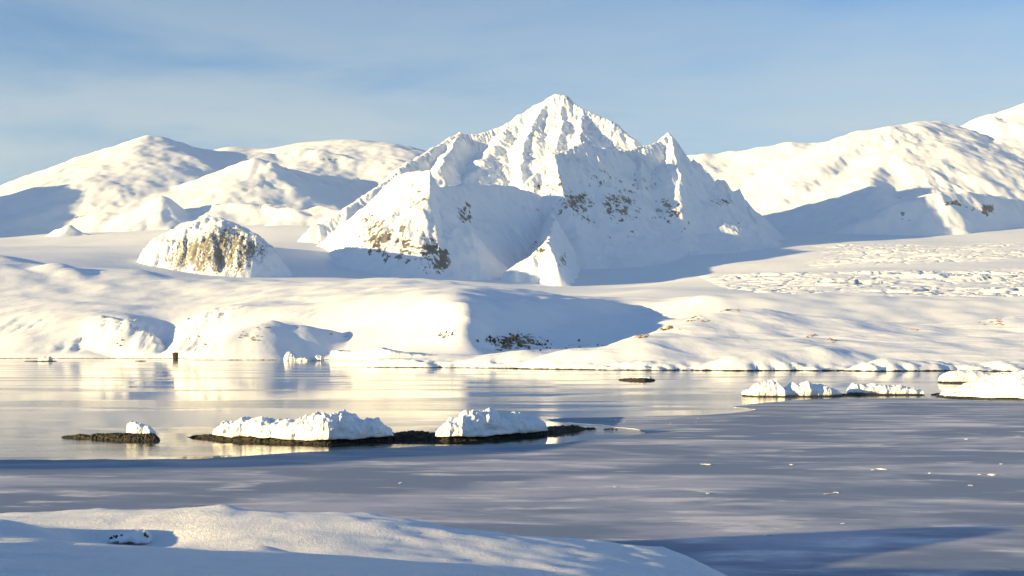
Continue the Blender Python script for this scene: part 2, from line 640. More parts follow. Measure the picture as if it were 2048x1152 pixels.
# ------------------------------------------------------------------ near land the photographer stands on
def foreground():
    f = Field(-56, 44, 6, 88, 0.28)
    X, Y = f.X, f.Y
    c = [P(*q) for q in [
        (-300, 1150, 19), (0, 1150, 20), (400, 1152, 20), (800, 1160, 20.5), (1200, 1180, 21), (1500, 1230, 22),
        (-300, 1062, 30), (0, 1072, 29), (225, 1093, 28.5), (500, 1106, 28), (700, 1114, 28), (1024, 1140, 27.5), (1200, 1160, 28),
        (-200, 1095, 33), (0, 1120, 33), (225, 1135, 33), (500, 1146, 33), (700, 1152, 33), (1024, 1172, 33), (1200, 1192, 33),
        (-150, 1060, 38), (0, 1085, 38), (225, 1106, 38), (400, 1113, 38), (500, 1117, 38), (700, 1125, 38), (1024, 1149, 38), (1200, 1167, 38), (1330, 1195, 38),
        (0, 1062, 40.5), (120, 1077, 40.5), (250, 1087, 40.5), (400, 1078, 40.5), (600, 1080, 40.5), (800, 1095, 40.5), (1024, 1115, 40.5), (1200, 1136, 40.5), (1330, 1162, 40.5),
        (-100, 1040, 43.5), (40, 1043, 43.5), (165, 1040, 43.5), (325, 1042, 43.5), (450, 1037, 43.5), (620, 1040, 43.5), (800, 1054, 43.5), (1024, 1081, 43.5), (1180, 1099, 43.5), (1330, 1126, 43.5), (1440, 1160, 43.5),
        (0, 1040, 47), (165, 1022, 47), (325, 1020, 47), (430, 1018, 47), (520, 1028, 47), (625, 1029, 47), (750, 1034, 47), (870, 1055, 47), (1024, 1070, 47), (1150, 1083, 47), (1260, 1096, 47), (1324, 1102, 47), (1449, 1150, 47), (1560, 1230, 47)]]
    c += [(x, 56, 3.3 - 0.09 * (x + 20)) for x in (-40, -30, -20, -10, 0, 8)]
    c += [(-50, 72, .5), (-30, 70, .3), (-20, 70, 0), (-10, 69, -.2), (0, 67, -.4), (8, 65, -.6), (14, 60, -1.0), (17, 55, -1.4),
          (-50, 88, -2), (-20, 88, -2), (5, 86, -2), (25, 80, -2), (30, 60, -2), (19, 44, -1.4), (30, 30, 0), (40, 20, 0), (-58, 30, 9), (-58, 60, 6), (-20, 8, 9.9), (10, 8, 9.6), (30, 8, 6)]
    h = tps(c)(X, Y)
    # soft dunes and the small hummock with its lee
    def bumpat(px, py, Yd, sx, sy, a):
        x, y, _ = P(px, py, Yd)
        return a * np.exp(-((X - x) / sx) ** 2 - ((Y - y) / sy) ** 2)
    h += bumpat(528, 1100, 31, 0.55, 1.3, 0.24)
    h += bumpat(20, 1055, 40, 2.4, 1.5, 0.48) + bumpat(250, 1080, 41, 2.2, 1.6, -0.35)
    h += bumpat(440, 1020, 46, 1.0, 1.0, 0.12)
    h += 4.3 * np.exp(-((X + 33) / 7) ** 2 - ((Y - 50.5) / 4.6) ** 2)  # unseen rise beyond the left frame edge, added to shade the sea ice
    h += bumpat(530, 1098, 28.2, 0.5, 0.55, 0.2)
    h += 0.16 * fbm(X / 9, Y / 5, 3, 4) * sstep(26, 40, Y)
    h += 0.045 * fbm(X / 1.6 + 0.5 * n2(X / 3, Y / 3, 9), Y / 0.9, 5, 4)
    h += 0.06 * np.maximum(0, ridged((X + .5 * Y) / 3.2, (Y - .2 * X) / 0.8, 32, 3) - 0.8) * sstep(37, 40, Y) * np.clip(.2 + 1.6 * n2(X / 6, Y / 4, 34), 0, 1)
    h += 0.05 * np.maximum(0, ridged(X / 2.6, Y / 1.2, 31, 4) - 0.95) * sstep(44, 47, Y)
    f.Z = h
    m, nt, b = new_mat('near_snow')
    geo = nd(nt, 'ShaderNodeNewGeometry').outputs['Position']
    g1 = noise(nt, geo, 22.0, 4.0, 0.7)
    g2 = noise(nt, geo, 2.2, 5.0, 0.6)
    g3 = noise(nt, geo, 7.0, 3.0, 0.6)
    nt.links.new(mixc(nt, maprange(nt, g2, 0.3, 0.7), (0.78, 0.81, 0.86), (0.83, 0.86, 0.90)), b.inputs['Base Color'])
    b.inputs['Roughness'].default_value = 0.55
    b.inputs['Specular IOR Level'].default_value = 0.3
    bump(nt, b, math_(nt, 'ADD', math_(nt, 'ADD', math_(nt, 'MULTIPLY', g1, 0.055), math_(nt, 'MULTIPLY', g3, 0.05)), math_(nt, 'MULTIPLY', g2, 0.06)), 0.9, 1.0)
    f.build('snow_bank', m, {}, -1.2, 'near snow bank with soft dunes at the foot of the picture', 'snow bank')
    return f


FG = foreground()


def hillock():
    f = Field(-75, 30, -60, 12, 1.0)
    X, Y = f.X, f.Y
    h = 10.3 - 0.12 * np.maximum(0, Y) - 0.02 * X + 9.5 * np.exp(-((X + 34) / 13) ** 2 - ((Y - 3) / 13) ** 2)
    h += 0.3 * fbm(X / 9, Y / 9, 13, 4) - 6 * sstep(-62, -75, X) - 6 * sstep(18, 30, X) - 3.5 * sstep(7.5, 12, Y)
    f.Z = h
    f.build('snow_hillock', bpy.data.materials['near_snow'], {}, -50, 'snow hillock beside the viewpoint, outside the picture', 'snow hill')


hillock()


# ------------------------------------------------------------------ shore hills right
def rocks_noise(px, py, X, Y, spots):
    r = 0
    for s in spots:
        r = np.maximum(r, s[4] * blob(px, py, *s[:4]))
    return r


def shore_right():
    f = Field(-170, 640, 640, 1320, 2.0)
    X, Y = f.X, f.Y
    c = [P(*q) for q in [
        (640, 775, 800), (690, 775, 830), (722, 750, 835), (740, 734.5, 835), (800, 736.5, 815), (900, 738, 805), (1000, 739, 780), (1100, 740.5, 745), (1300, 741.5, 705), (1500, 741.5, 705), (1640, 742, 690), (1700, 740, 705), (1760, 743, 675), (1900, 742, 690), (2048, 744, 665), (2300, 745, 660),
        (650, 770, 870), (700, 765, 870), (728, 745, 860), (748, 724, 850), (800, 718, 850), (900, 714, 845), (960, 716, 840), (1000, 711, 840), (1060, 707, 840), (1110, 716, 830), (1150, 706, 800), (1200, 703, 790), (1240, 690, 810), (1280, 676, 840), (1330, 656, 880), (1380, 640, 915), (1460, 619, 960), (1560, 633, 985), (1700, 651, 1010), (1790, 657, 1020), (1860, 658, 1030), (1960, 650, 1000), (2010, 637, 980), (2060, 637, 980), (2250, 640, 980),
        (1300, 712, 745), (1400, 705, 760), (1500, 712, 740), (1400, 672, 840), (1500, 668, 850), (1600, 676, 850), (1600, 706, 745), (1700, 690, 800), (1800, 690, 800), (1900, 705, 765), (2040, 712, 745), (1940, 672, 880), (2048, 675, 860)]]
    c += [(-160, 900, -6), (-40, 905, -6), (20, 900, -4), (60, 900, -4), (110, 1000, 8), (200, 1150, 18), (400, 1200, 18), (600, 1250, 20), (-160, 700, -8), (0, 680, -8), (100, 660, -6), (300, 645, -6), (600, 630, -6), (630, 800, 22)]
    h = tps(c)(X, Y)
    folds = [
        dict(p=[(1215, 700, 770), (1290, 688, 778), (1380, 679, 790), (1480, 680, 800), (1600, 690, 800), (1720, 705, 790)], l=(0, .10, 40), r=(0, .32, 30), round=14, quad=.004),
        dict(p=[(1470, 720, 712), (1530, 706, 725), (1640, 702, 735), (1700, 712, 735)], l=(0, .25, 20), r=(0, .35, 20), round=8, quad=.008),
        dict(p=[(1600, 690, 800), (1680, 676, 850), (1760, 663, 890), (1850, 672, 880), (1950, 690, 860), (2020, 704, 840)], l=(0, .12, 40), r=(0, .3, 30), round=14, quad=.004),
        dict(p=[(1735, 735, 690), (1770, 724, 697), (1820, 728, 700), (1880, 731, 706)], l=(0, .3, 20), r=(0, .4, 20), round=6, quad=.008),
        dict(p=[(985, 714, 820), (1055, 705, 822), (1110, 715, 815)], l=(0, .3, 20), r=(0, .3, 20), round=8, quad=.008),
    ]
    h = skeleton(X, Y, folds, 3.0, h)
    px, py = proj(X, Y, h)
    g = sstep(1, 9, h)
    h += g * 0.9 * fbm(X / 90, Y / 60, 2, 4, 0.4) + g * 0.35 * fbm(X / 22 + .3 * Y / 16, Y / 40, 6, 3)
    wa, wb = X + 12 * n2(X / 60, Y / 60, 8), Y + .35 * X + 12 * n2(X / 60, Y / 60, 9)
    h += g * 0.6 * np.maximum(0, ridged(wa / 110, wb / 24, 7, 3, 0.5) - 0.7)
    lump = sstep(5.5, 1.0, h) * sstep(-1, 1, h)
    h += lump * 1.6 * fbm(X / 9, Y / 9, 12, 5)
    # ice foot: a low snow cliff where the hill meets the sea
    var = 0.75 + 0.8 * n2(X / 35, Y / 35, 77)
    h = np.where(h > 0, h * 0.96 + 2.4 * np.clip(var, 0.25, 2) * (1 - np.exp(-np.maximum(h, 0) / 0.7)), h)
    # bare stones along the crest
    px, py = proj(X, Y, h)
    spots = [(1275, 672, 24, 10, .52), (1330, 655, 32, 10, .56), (1390, 636, 32, 8, .54), (1450, 621, 40, 6, .48), (1620, 672, 28, 6, .42), (1660, 681, 14, 6, .45), (1830, 660, 30, 6, .36),
             (1990, 641, 22, 8, .5), (2030, 637, 14, 6, .4), (1230, 690, 25, 6, .4), (1545, 708, 14, 3, .38), (1560, 680, 20, 5, .3), (1350, 676, 20, 4, .35)]
    r = rocks_noise(px, py, X, Y, spots) + 0.05 * fbm(X / 30, Y / 30, 5)
    h += sstep(.25, .5, r) * 1.4 * np.abs(fbm(X / 5, Y / 5, 15, 4))
    f.Z = h
    f.build('shore_hills', M_SHORE, {'rock': r}, -2.0, 'rolling snow-covered shore hills with tan stones along the crest', 'hills')
    return f


SR = shore_right()


# ------------------------------------------------------------------ far shore ice cap with the shaded bowl
def ice_cap():
    f = Field(-1120, 1250, 1340, 2650, 4.0)
    X, Y = f.X, f.Y
    c = [P(*q) for q in [
        # shoreline
        (-400, 717, 1760), (-100, 717, 1740), (100, 717, 1730), (250, 717, 1720), (300, 717, 1730), (345, 716.5, 1800), (375, 718, 1660), (450, 719.5, 1490), (560, 720, 1450), (640, 719, 1480),
        # bluff top / break of slope
        (-300, 650, 1860), (0, 652, 1850), (100, 640, 1850), (200, 634, 1860), (270, 645, 1850), (330, 655, 1880), (375, 642, 1800), (440, 640, 1760), (540, 650, 1640), (600, 662, 1640),
        # middle slope
        (0, 590, 2050), (200, 595, 2050), (350, 600, 2050), (500, 605, 1930), (600, 610, 1850), (700, 610, 1720), (800, 608, 1620), (880, 607, 1550), (700, 655, 1600), (800, 660, 1530), (880, 660, 1470), (700, 690, 1520), (800, 692, 1460), (870, 694, 1420),
        # crest
        (-300, 505, 2350), (0, 508, 2350), (90, 528, 2330), (180, 536, 2330), (280, 540, 2330), (360, 556, 2330), (450, 559, 2330), (560, 561, 2320), (700, 565, 2280), (767, 560, 2220), (856, 560, 2180), (908, 566, 2140), (976, 576, 2120), (1044, 587, 2120), (1089, 592, 2150), (1180, 594, 2250),
        # nose and the crest of the bowl, running away to the right
        (904, 697, 1400), (922, 682, 1415), (934, 662, 1435), (943, 640, 1465), (940, 612, 1520), (965, 607, 1575), (1010, 608, 1660), (1050, 604, 1750), (1100, 603, 1850), (1150, 602, 1960), (1200, 601, 2070), (1266, 598, 2200), (1300, 598, 2280),
        # bowl wall and floor
        (985, 640, 1545), (985, 675, 1470), (985, 703, 1425), (1040, 640, 1640), (1040, 675, 1530), (1040, 704, 1445), (1100, 640, 1730), (1100, 672, 1590), (1100, 702, 1465), (1200, 625, 1950), (1200, 655, 1770), (1200, 692, 1550), (1275, 630, 2050), (1275, 660, 1790), (1275, 690, 1560),
        (1000, 718, 1380), (1150, 716, 1390),
        # right plateau
        (1330, 640, 1960), (1350, 670, 1640), (1400, 592, 2050), (1500, 590, 2100), (1700, 592, 2100), (1900, 594, 2100), (2048, 596, 2100), (2300, 598, 2100), (1420, 630, 1800), (1600, 638, 1850), (1800, 645, 1850), (2048, 640, 1850), (2300, 640, 1850), (1400, 690, 1400), (1700, 690, 1380), (2048, 690, 1370)]]
    c += [(x, 2700, z) for x, z in ((-1100, 150), (-800, 125), (-500, 110), (-200, 95), (0, 80), (300, 70), (700, 60), (1200, 60))]
    c += [(x, 1350, -15) for x in (-1100, -800, -500, -350)] + [(x, 1350, 4) for x in (-100, 50)]
    h = tps(c)(X, Y)
    folds = [
        dict(p=[(1000, 607, 1640), (1100, 601, 1850), (1200, 599, 2070)], l=(0, .1, 40), r=(.25, .3, 60), round=6, quad=.004),
        # lump with its own shadow, left of the slab
        dict(p=[(470, 690, 1470), (520, 658, 1500), (545, 650, 1520), (600, 660, 1530), (650, 668, 1540)], l=(0, .25, 40), r=(0.1, .45, 30), round=10, quad=.003),
        # bluff spur left of the cleft
        dict(p=[(205, 632, 1850), (260, 645, 1810), (300, 668, 1780), (312, 690, 1760), (305, 708, 1745)], l=(0.9, .5, 30), r=(0, .35, 40), round=6, quad=.008),
        dict(p=[(372, 640, 1830), (368, 668, 1760), (360, 700, 1700)], l=(0, .3, 40), r=(1.2, .5, 40), round=6, quad=.008),
        # crest drifts
        dict(p=[(740, 566, 2160), (800, 559, 2160), (870, 562, 2130), (950, 578, 2080), (1010, 592, 2000)], l=(0, .12, 40), r=(0, .10, 40), round=14, quad=.004),
        dict(p=[(700, 575, 2100), (800, 572, 2060), (900, 585, 1990), (960, 600, 1900)], l=(0, .16, 40), r=(0, .14, 40), round=14, quad=.004),
        dict(p=[(60, 535, 2280), (110, 528, 2270), (150, 540, 2250)], l=(0, .2, 40), r=(0, .2, 40), round=12, quad=.004),
    ]
    h = skeleton(X, Y, folds, 6.0, h)
    g = sstep(2, 25, h)
    h += g * 3.0 * fbm(X / 260, Y / 200, 21, 4, 0.36)
    # wind-carved drifts running down to the right
    a = (X * 0.8 + Y * 0.6)
    b_ = (-X * 0.6 + Y * 0.8)
    g = g * (1 - 0.85 * sstep(120, 300, X))
    h += g * 1.1 * ridged(a / 240, b_ / 60, 24, 3, 0.42)
    h += g * 0.30 * fbm(X / 24, Y / 30, 27, 3)
    wa, wb = a + 30 * n2(X / 120, Y / 120, 28), b_ + 14 * n2(X / 90, Y / 90, 29)
    h += g * 2.2 * np.maximum(0, ridged(wa / 190, wb / 30, 26, 3, 0.5) - 0.75) * np.clip(0.3 + 1.6 * n2(X / 250, Y / 250, 30), 0, 1)
    px, py = proj(X, Y, h)
    # vertical clefts in the bluff
    cl = np.exp(-((px - 300) / 90) ** 2) * sstep(1900, 1800, Y) + np.exp(-((px - 400) / 40) ** 2) * sstep(1850, 1760, Y)
    h -= sstep(0, 20, h) * cl * 5.0 * np.maximum(0, 1 - 5 * np.abs(n2(X / 22, Y / 120, 33)))
    h = gullies(X, Y, h, f.step, 46.0, 4.0, 9, 2, sstep(2, 12, h) * sstep(700, 560, px) * sstep(1950, 1800, Y) * np.clip(.4 + 1.4 * n2(X / 120, Y / 120, 35), 0, 1), 0.2, 0.5)
    var = 0.8 + 0.7 * n2(X / 60, Y / 60, 79)
    h = np.where(h > 0, h * 0.975 + 3.5 * np.clip(var, 0.3, 2) * (1 - np.exp(-np.maximum(h, 0) / 1.2)), h)
    px, py = proj(X, Y, h)
    spots = [(1030, 684, 80, 24, .66), (1160, 690, 50, 10, .42), (890, 672, 26, 10, .5), (220, 690, 20, 20, .34), (205, 633, 8, 4, .55), (185, 680, 14, 5, .42), (470, 690, 30, 5, .40), (505, 675, 22, 14, .48), (535, 655, 22, 6, .42),
             (405, 675, 26, 20, .34), (240, 680, 20, 22, .36), (665, 668, 20, 4, .45), (690, 672, 12, 4, .45), (700, 590, 40, 5, .28), (490, 597, 40, 6, .28)]
    r = rocks_noise(px, py, X, Y, spots) + 0.05 * fbm(X / 60, Y / 60, 5)
    h += sstep(.42, .6, r) * 3.0 * np.abs(fbm(X / 12, Y / 12, 45, 4))
    f.Z = h
    f.build('ice_cap', M_SHORE, {'rock': r}, -3.0, 'smooth cream-lit ice cap across the water with a blue shaded bowl', 'ice cap')
    return f


IC = ice_cap()


# ------------------------------------------------------------------ snowfield and crevassed glacier
def snowfield():
    f = Field(-3600, 4600, 2350, 9600, 21.0)
    X, Y = f.X, f.Y
    c = [P(*q) for q in [
        (-200, 620, 2400), (300, 640, 2400), (700, 640, 2400), (1100, 630, 2400), (1500, 640, 2400), (2048, 640, 2400), (2500, 640, 2400),
        (0, 545, 3000), (200, 560, 3200), (320, 572, 3300), (560, 580, 3300), (800, 580, 3400), (1000, 592, 3300), (1100, 596, 3300), (1200, 590, 3300), (1300, 576, 3300),
        (0, 498, 4600), (200, 515, 4200), (450, 545, 4300), (640, 553, 4250), (780, 561, 4300), (900, 560, 4300), (1000, 566, 4300), (1100, 575, 4300), (1200, 584, 4300), (1300, 570, 4300), (1420, 552, 4300),
        (640, 515, 5000), (760, 538, 4750), (450, 505, 4700), (560, 521, 4700), (650, 535, 4700), (770, 551, 4600), (900, 561, 4600), (880, 541, 4950), (1000, 549, 4900), (1100, 558, 4900), (1200, 568, 4900), (1300, 566, 4950), (1400, 556, 5000), (1560, 541, 5000),
        (1000, 500, 6500), (1250, 500, 6300), (100, 490, 5800), (300, 490, 5600), (600, 490, 5500), (640, 455, 6400), (560, 462, 6200), (450, 475, 6000),
        (1500, 575, 3600), (1700, 585, 3300), (2048, 588, 3300), (2400, 590, 3300), (1700, 539, 4600), (1800, 537, 4600), (2048, 528, 4600), (2400, 520, 4600),
        (1600, 500, 6000), (1800, 495, 6000), (2048, 492, 6000), (2400, 480, 6000), (1580, 475, 7200), (1700, 470, 7200), (1900, 476, 6900), (1500, 452, 8600), (1600, 452, 8800), (1780, 440, 8800),
        (0, 470, 7500), (-200, 470, 7500), (300, 440, 8500), (700, 420, 8800), (1000, 420, 9500), (2400, 430, 9000)]]
    h = tps(c)(X, Y)
    h += 8 * fbm(X / 800, Y / 800, 51, 5, 0.42) * sstep(2500, 3500, Y)
    f.Z = h
    px, py = proj(X, Y, h)
    f.build('snowfield', M_FIELD, {'rock': np.zeros_like(h)}, -50, 'wide shaded snowfield between the ice cap and the mountains', 'snowfield')
    return f


SF = snowfield()


def glacier():
    f = Field(560, 3100, 2900, 6500, 7.5)
    X, Y = f.X, f.Y
    # base from the snowfield
    fx = (X - SF.x[0]) / SF.step
    fy = (Y - SF.y[0]) / SF.step
    i = np.clip(fx.astype(int), 0, len(SF.x) - 2)
    j = np.clip(fy.astype(int), 0, len(SF.y) - 2)
    u, v = fx - i, fy - j
    Z = SF.Z
    h = (Z[j, i] * (1 - u) + Z[j, i + 1] * u) * (1 - v) + (Z[j + 1, i] * (1 - u) + Z[j + 1, i + 1] * u) * v
    px, py = proj(X, Y, h)
    wx = X + 60 * n2(X / 260, Y / 260, 61)
    wy = Y + 60 * n2(X / 260, Y / 260, 62)
    # broken blocks and long cracks
    near = sstep(1330, 1520, px) * sstep(4500, 4000, Y) * sstep(3000, 3250, Y)
    far = sstep(1590, 1680, px) * sstep(4700, 5000, Y) * sstep(6450, 6100, Y)
    mask = np.clip(near * (0.8 + 0.6 * sstep(1500, 1900, px)) + far, 0, 1.2) * np.clip(0.75 + 0.9 * n2(X / 420, Y / 420, 66), 0.05, 1.4)
    crack = np.minimum(np.abs(n2(wx / 520 + wy / 500, wy / 58, 63)), np.abs(n2(wx / 120, wy / 190 - wx / 260, 64)) * 2.6)
    cut = -13 * np.exp(-(crack / 0.045) ** 2)
    blocks = (5 * np.floor(2.2 * fbm(wx / 210, wy / 60, 65, 3)) / 2.2 + 3 * n2(wx / 90, wy / 26, 67)) * np.clip(.7 + 1.1 * n2(X / 330, Y / 260, 68), .1, 1.6)
    edge_ = sstep(560, 700, X) * sstep(3100, 3000, X) * sstep(2900, 3050, Y) * sstep(6500, 6350, Y)
    h = h + mask * edge_ * ((cut + blocks) * (1 + 1.3 * near) + 4) + 2.0 * edge_ - 14 * (1 - edge_)
    f.Z = h
    f.build('glacier', M_FIELD, {'rock': np.zeros_like(h)}, -50, 'crevassed glacier with broken ice blocks right of the mountain', 'glacier')
    return f


glacier()


# ------------------------------------------------------------------ rocky dome
def dome():
    f = Field(-1500, -620, 3900, 5400, 6.0)
    X, Y = f.X, f.Y
    wx = X + 14 * fbm(X / 90, Y / 90, 71, 4)
    wy = Y + 14 * fbm(X / 90, Y / 90, 72, 4)
    r = [dict(p=[(345, 462, 4250), (370, 447, 4250), (417, 434, 4240), (436, 436, 4220), (450, 444, 4210), (480, 453, 4200), (497, 466, 4190)], l=(0, .45, 90), r=(0, .5, 90), round=20, quad=.0065),
         dict(p=[(440, 441, 4230), (446, 446, 4450), (450, 452, 4700), (454, 462, 4950), (458, 480, 5150)], l=(0, .45, 90), r=(0, .5, 90), round=20, quad=.004),  # unseen back of the dome, drawn out to cast shade over the snowfield
         dict(p=[(417, 435, 4240), (398, 470, 4180), (380, 505, 4140)], l=(0, .6, 60), r=(0, .6, 60), round=20, quad=.008),
         dict(p=[(470, 453, 4205), (478, 480, 4150), (485, 512, 4120)], l=(0, .6, 60), r=(0, .6, 60), round=20, quad=.008),
         dict(p=[(312, 532, 4230), (328, 505, 4240), (352, 468, 4245)], l=(0, .5, 60), r=(0, .5, 60), round=15, quad=.004),
         dict(p=[(503, 500, 4190), (524, 532, 4190), (550, 562, 4180)], l=(0, .5, 60), r=(0, .5, 60), round=10, quad=.004),
         dict(p=[(350, 553, 4120), (430, 552, 4080), (500, 556, 4100)], l=(0, .2, 60), r=(0, .25, 60), round=30, quad=.001)]
    h = skeleton(wx, wy, r, 14.0)
    h += sstep(270, 330, h) * 3.0 * fbm(X / 26, Y / 26, 75, 3)
    h = gullies(X, Y, h, f.step, 70.0, 12.0, 8, 3, sstep(270, 330, h), 0.5, 1.1, 0.55)
    f.Z = h
    px, py = proj(X, Y, h)
    rk = 0.66 * blob(px, py, 425, 505, 105, 60) + 0.25 * blob(px, py, 470, 495, 45, 40) + 0.2 * blob(px, py, 350, 520, 30, 30)
    rk = np.minimum(rk, 0.60) + 0.02 + 0.24 * fbm(X / 28, h / 90, 76, 4) - 0.3 * sstep(.8, .35, f.slope()) 
    f.build('rocky_dome', M_DOME, {'rock': rk}, 120, 'rounded tan rock dome dusted with snow behind the ice cap', 'rock dome')


dome()


# ------------------------------------------------------------------ central massif
def massif():
    f = Field(-1150, 1700, 4400, 7400, 5.0)
    X, Y = f.X, f.Y
    wx = X + 16 * fbm(X / 120, Y / 120, 81, 4)
    wy = Y + 16 * fbm(X / 120, Y / 120, 82, 4)
    R = [
        # skyline: shoulder - horn - summit - east shoulder
        dict(p=[(640, 446, 5750), (690, 415, 5850), (745, 383, 5980), (800, 335, 6200), (840, 312, 6420), (880, 290, 6620), (918, 265, 6780), (930, 270, 6800), (960, 268, 6830), (1005, 252, 6880), (1040, 228, 6920), (1080, 204, 6950), (1112, 190, 6950), (1128, 193, 6930), (1150, 208, 6900), (1190, 228, 6840), (1235, 250, 6780), (1262, 276, 6720), (1275, 292, 6700)],
             l=(.5, .5, 200), r=(.95, .38, 260), fa=10, fw=21, fd=420, quad=.00030),
        # ribs from the summit down to the west bowl
        dict(p=[(1095, 200, 6940), (1070, 240, 6780), (1050, 285, 6600), (1042, 330, 6420), (1046, 362, 6280)], l=(.9, .4, 160), r=(.9, .5, 160), fa=9, fw=26, fd=220, quad=.0005),
        dict(p=[(1120, 195, 6940), (1125, 240, 6760), (1112, 285, 6560)], l=(.8, .4, 160), r=(.8, .5, 160), fa=9, fw=26, fd=220, quad=.0005),
        dict(p=[(1020, 245, 6890), (990, 290, 6700), (960, 320, 6500), (945, 345, 6350)], l=(.5, .4, 160), r=(.4, .4, 160), fa=7, fw=30, fd=220, round=20, quad=.0005),
        dict(p=[(918, 268, 6780), (900, 300, 6500), (880, 335, 6200)], l=(.8, .5, 120), r=(.5, .5, 120), fa=7, fw=26, fd=180, quad=.0005),
        dict(p=[(1165, 215, 6870), (1160, 255, 6700), (1158, 285, 6500)], l=(.7, .4, 120), r=(.7, .5, 120), fa=7, fw=26, fd=180, quad=.0006),
        # second wall: its crest runs away to the right, so the face stands in shade
        dict(p=[(1048, 372, 5880), (1075, 345, 5930), (1106, 308, 6000), (1135, 297, 6080), (1168, 284, 6170), (1190, 292, 6230), (1215, 296, 6300), (1248, 300, 6390), (1272, 293, 6450), (1300, 289, 6530), (1320, 278, 6590), (1338, 264, 6650), (1350, 285, 6680), (1366, 312, 6715), (1377, 333, 6740), (1386, 318, 6760), (1400, 326, 6800), (1409, 358, 6815), (1417, 345, 6830), (1425, 369, 6850), (1436, 358, 6880), (1448, 361, 6900), (1454, 392, 6910), (1464, 384, 6935), (1476, 377, 6960), (1485, 414, 6960), (1494, 400, 6950), (1503, 444, 6910), (1510, 432, 6880), (1524, 474, 6780), (1545, 495, 6600)],
             l=(1.0, .4, 200), r=(1.2, .40, 330), fa=7, fw=30, fd=480, quad=.00016),
        # ribs on the big face
        dict(p=[(1106, 308, 6000), (1112, 345, 5900), (1122, 380, 5800), (1140, 420, 5680)], l=(.8, .6, 130), r=(1.0, .5, 130), fa=7, fw=26, fd=200, quad=.0006),
        dict(p=[(1272, 293, 6450), (1280, 330, 6340), (1286, 362, 6250)], l=(1.2, .8, 70), r=(.9, .8, 70), fa=5, fw=22, fd=120, quad=.001),
        dict(p=[(1338, 264, 6650), (1348, 300, 6500), (1362, 350, 6330)], l=(1.2, .7, 90), r=(.55, .5, 110), fa=7, fw=22, fd=150, quad=.0008),
        dict(p=[(1450, 366, 6900), (1466, 400, 6760), (1474, 432, 6620)], l=(1.2, .7, 80), r=(.7, .6, 90), fa=6, fw=22, fd=120, quad=.0008),
        dict(p=[(1492, 404, 6950), (1510, 440, 6750), (1524, 484, 6520)], l=(1.2, .7, 100), r=(.7, .6, 100), fa=8, fw=24, fd=150, quad=.0006),
        # cirque rim from the left spire to the dividing spur
        dict(p=[(868, 364, 5040), (885, 374, 5120), (930, 368, 5300), (985, 368, 5500), (1040, 376, 5700), (1075, 390, 5800), (1100, 402, 5850)],
             l=(.2, .35, 120), r=(1.25, .4, 230), fa=5, fw=28, fd=330, quad=.0009),
        # west buttress carrying the lit rock face
        dict(p=[(790, 352, 5550), (825, 342, 5250), (856, 341, 5000), (860, 375, 4920), (863, 410, 4850), (870, 450, 4770), (882, 495, 4690), (884, 545, 4600)],
             l=(1.2, .6, 150), r=(.75, .45, 260), fa=12, fw=32, fd=380, quad=.0005),
        dict(p=[(820, 395, 5150), (815, 440, 5000), (826, 480, 4900), (815, 530, 4780)], l=(.8, .5, 90), r=(.7, .5, 90), fa=8, fw=26, fd=160, quad=.0006),
        dict(p=[(760, 385, 5500), (748, 430, 5280), (735, 470, 5130), (728, 505, 5020)], l=(.8, .5, 110), r=(.7, .4, 110), fa=8, fw=28, fd=180, quad=.0006),
        # dividing spur with its small lit pyramid
        dict(p=[(1100, 402, 5850), (1106, 425, 5600), (1104, 448, 5350), (1100, 470, 5050), (1092, 484, 4800), (1106, 508, 4720), (1120, 535, 4650)], l=(1.0, .55, 100), r=(.9, .5, 120), fa=5, fw=26, fd=200, quad=.005),
        dict(p=[(1092, 484, 4800), (1065, 508, 4770), (1030, 526, 4750)], l=(.7, .6, 80), r=(.7, .6, 80), fa=4, fw=24, fd=120, quad=.004),
    ]
    h = skeleton(wx, wy, R, 8.0)
    h = np.maximum(h, 150)
    px0, py0 = proj(X, Y, h)
    h += sstep(330, 520, h) * 7 * fbm(X / 160, Y / 160, 84, 3, 0.38)
    px, py = proj(X, Y, h)
    gm = np.clip(0.30 + blob(px, py, 1110, 270, 150, 90) + 0.6 * blob(px, py, 790, 440, 90, 90) + 0.5 * blob(px, py, 1330, 330, 120, 60), 0, 1)
    h = gullies(X, Y, h, f.step, 110.0, 9.0, 3, 2, sstep(330, 480, h) * gm * np.clip(0.85 + 0.6 * n2(X / 260, Y / 260, 86), 0.3, 1.2), 0.35, 0.9, 0.5)
    f.Z = h
    sl = f.slope()
    px, py = proj(X, Y, h)
    spots = [(760, 470, 50, 60, .68), (810, 490, 44, 55, .64), (855, 500, 34, 50, .66), (880, 520, 26, 36, .74), (735, 430, 26, 26, .56), (830, 400, 40, 40, .46), (930, 425, 22, 30, .62), (905, 450, 14, 14, .5), (1080, 500, 34, 26, .55), (1125, 520, 18, 22, .55),
             (1075, 375, 42, 16, .55), (1120, 370, 18, 30, .42), (1150, 405, 50, 36, .64), (1240, 410, 50, 44, .62), (1340, 420, 40, 32, .62), (1435, 405, 40, 12, .62), (1365, 450, 22, 16, .5), (1200, 360, 50, 40, .42), (1280, 370, 30, 40, .48),
             (1100, 300, 12, 22, .45), (1475, 455, 16, 26, .42), (1310, 370, 20, 30, .45), (1080, 420, 25, 10, .42), (1180, 440, 30, 20, .5), (1250, 470, 60, 20, .36), (1140, 200, 18, 16, .4)]
    rk = rocks_noise(px, py, X, Y, spots)
    rk = rk * (0.55 + 0.6 * sstep(.5, 1.1, sl)) + 0.26 * fbm(X / 40, h / 70 + Y / 90, 87, 4) - 0.08
    h += sstep(.35, .6, rk) * 5 * fbm(X / 22, Y / 22 + h / 30, 88, 4)
    f.Z = h
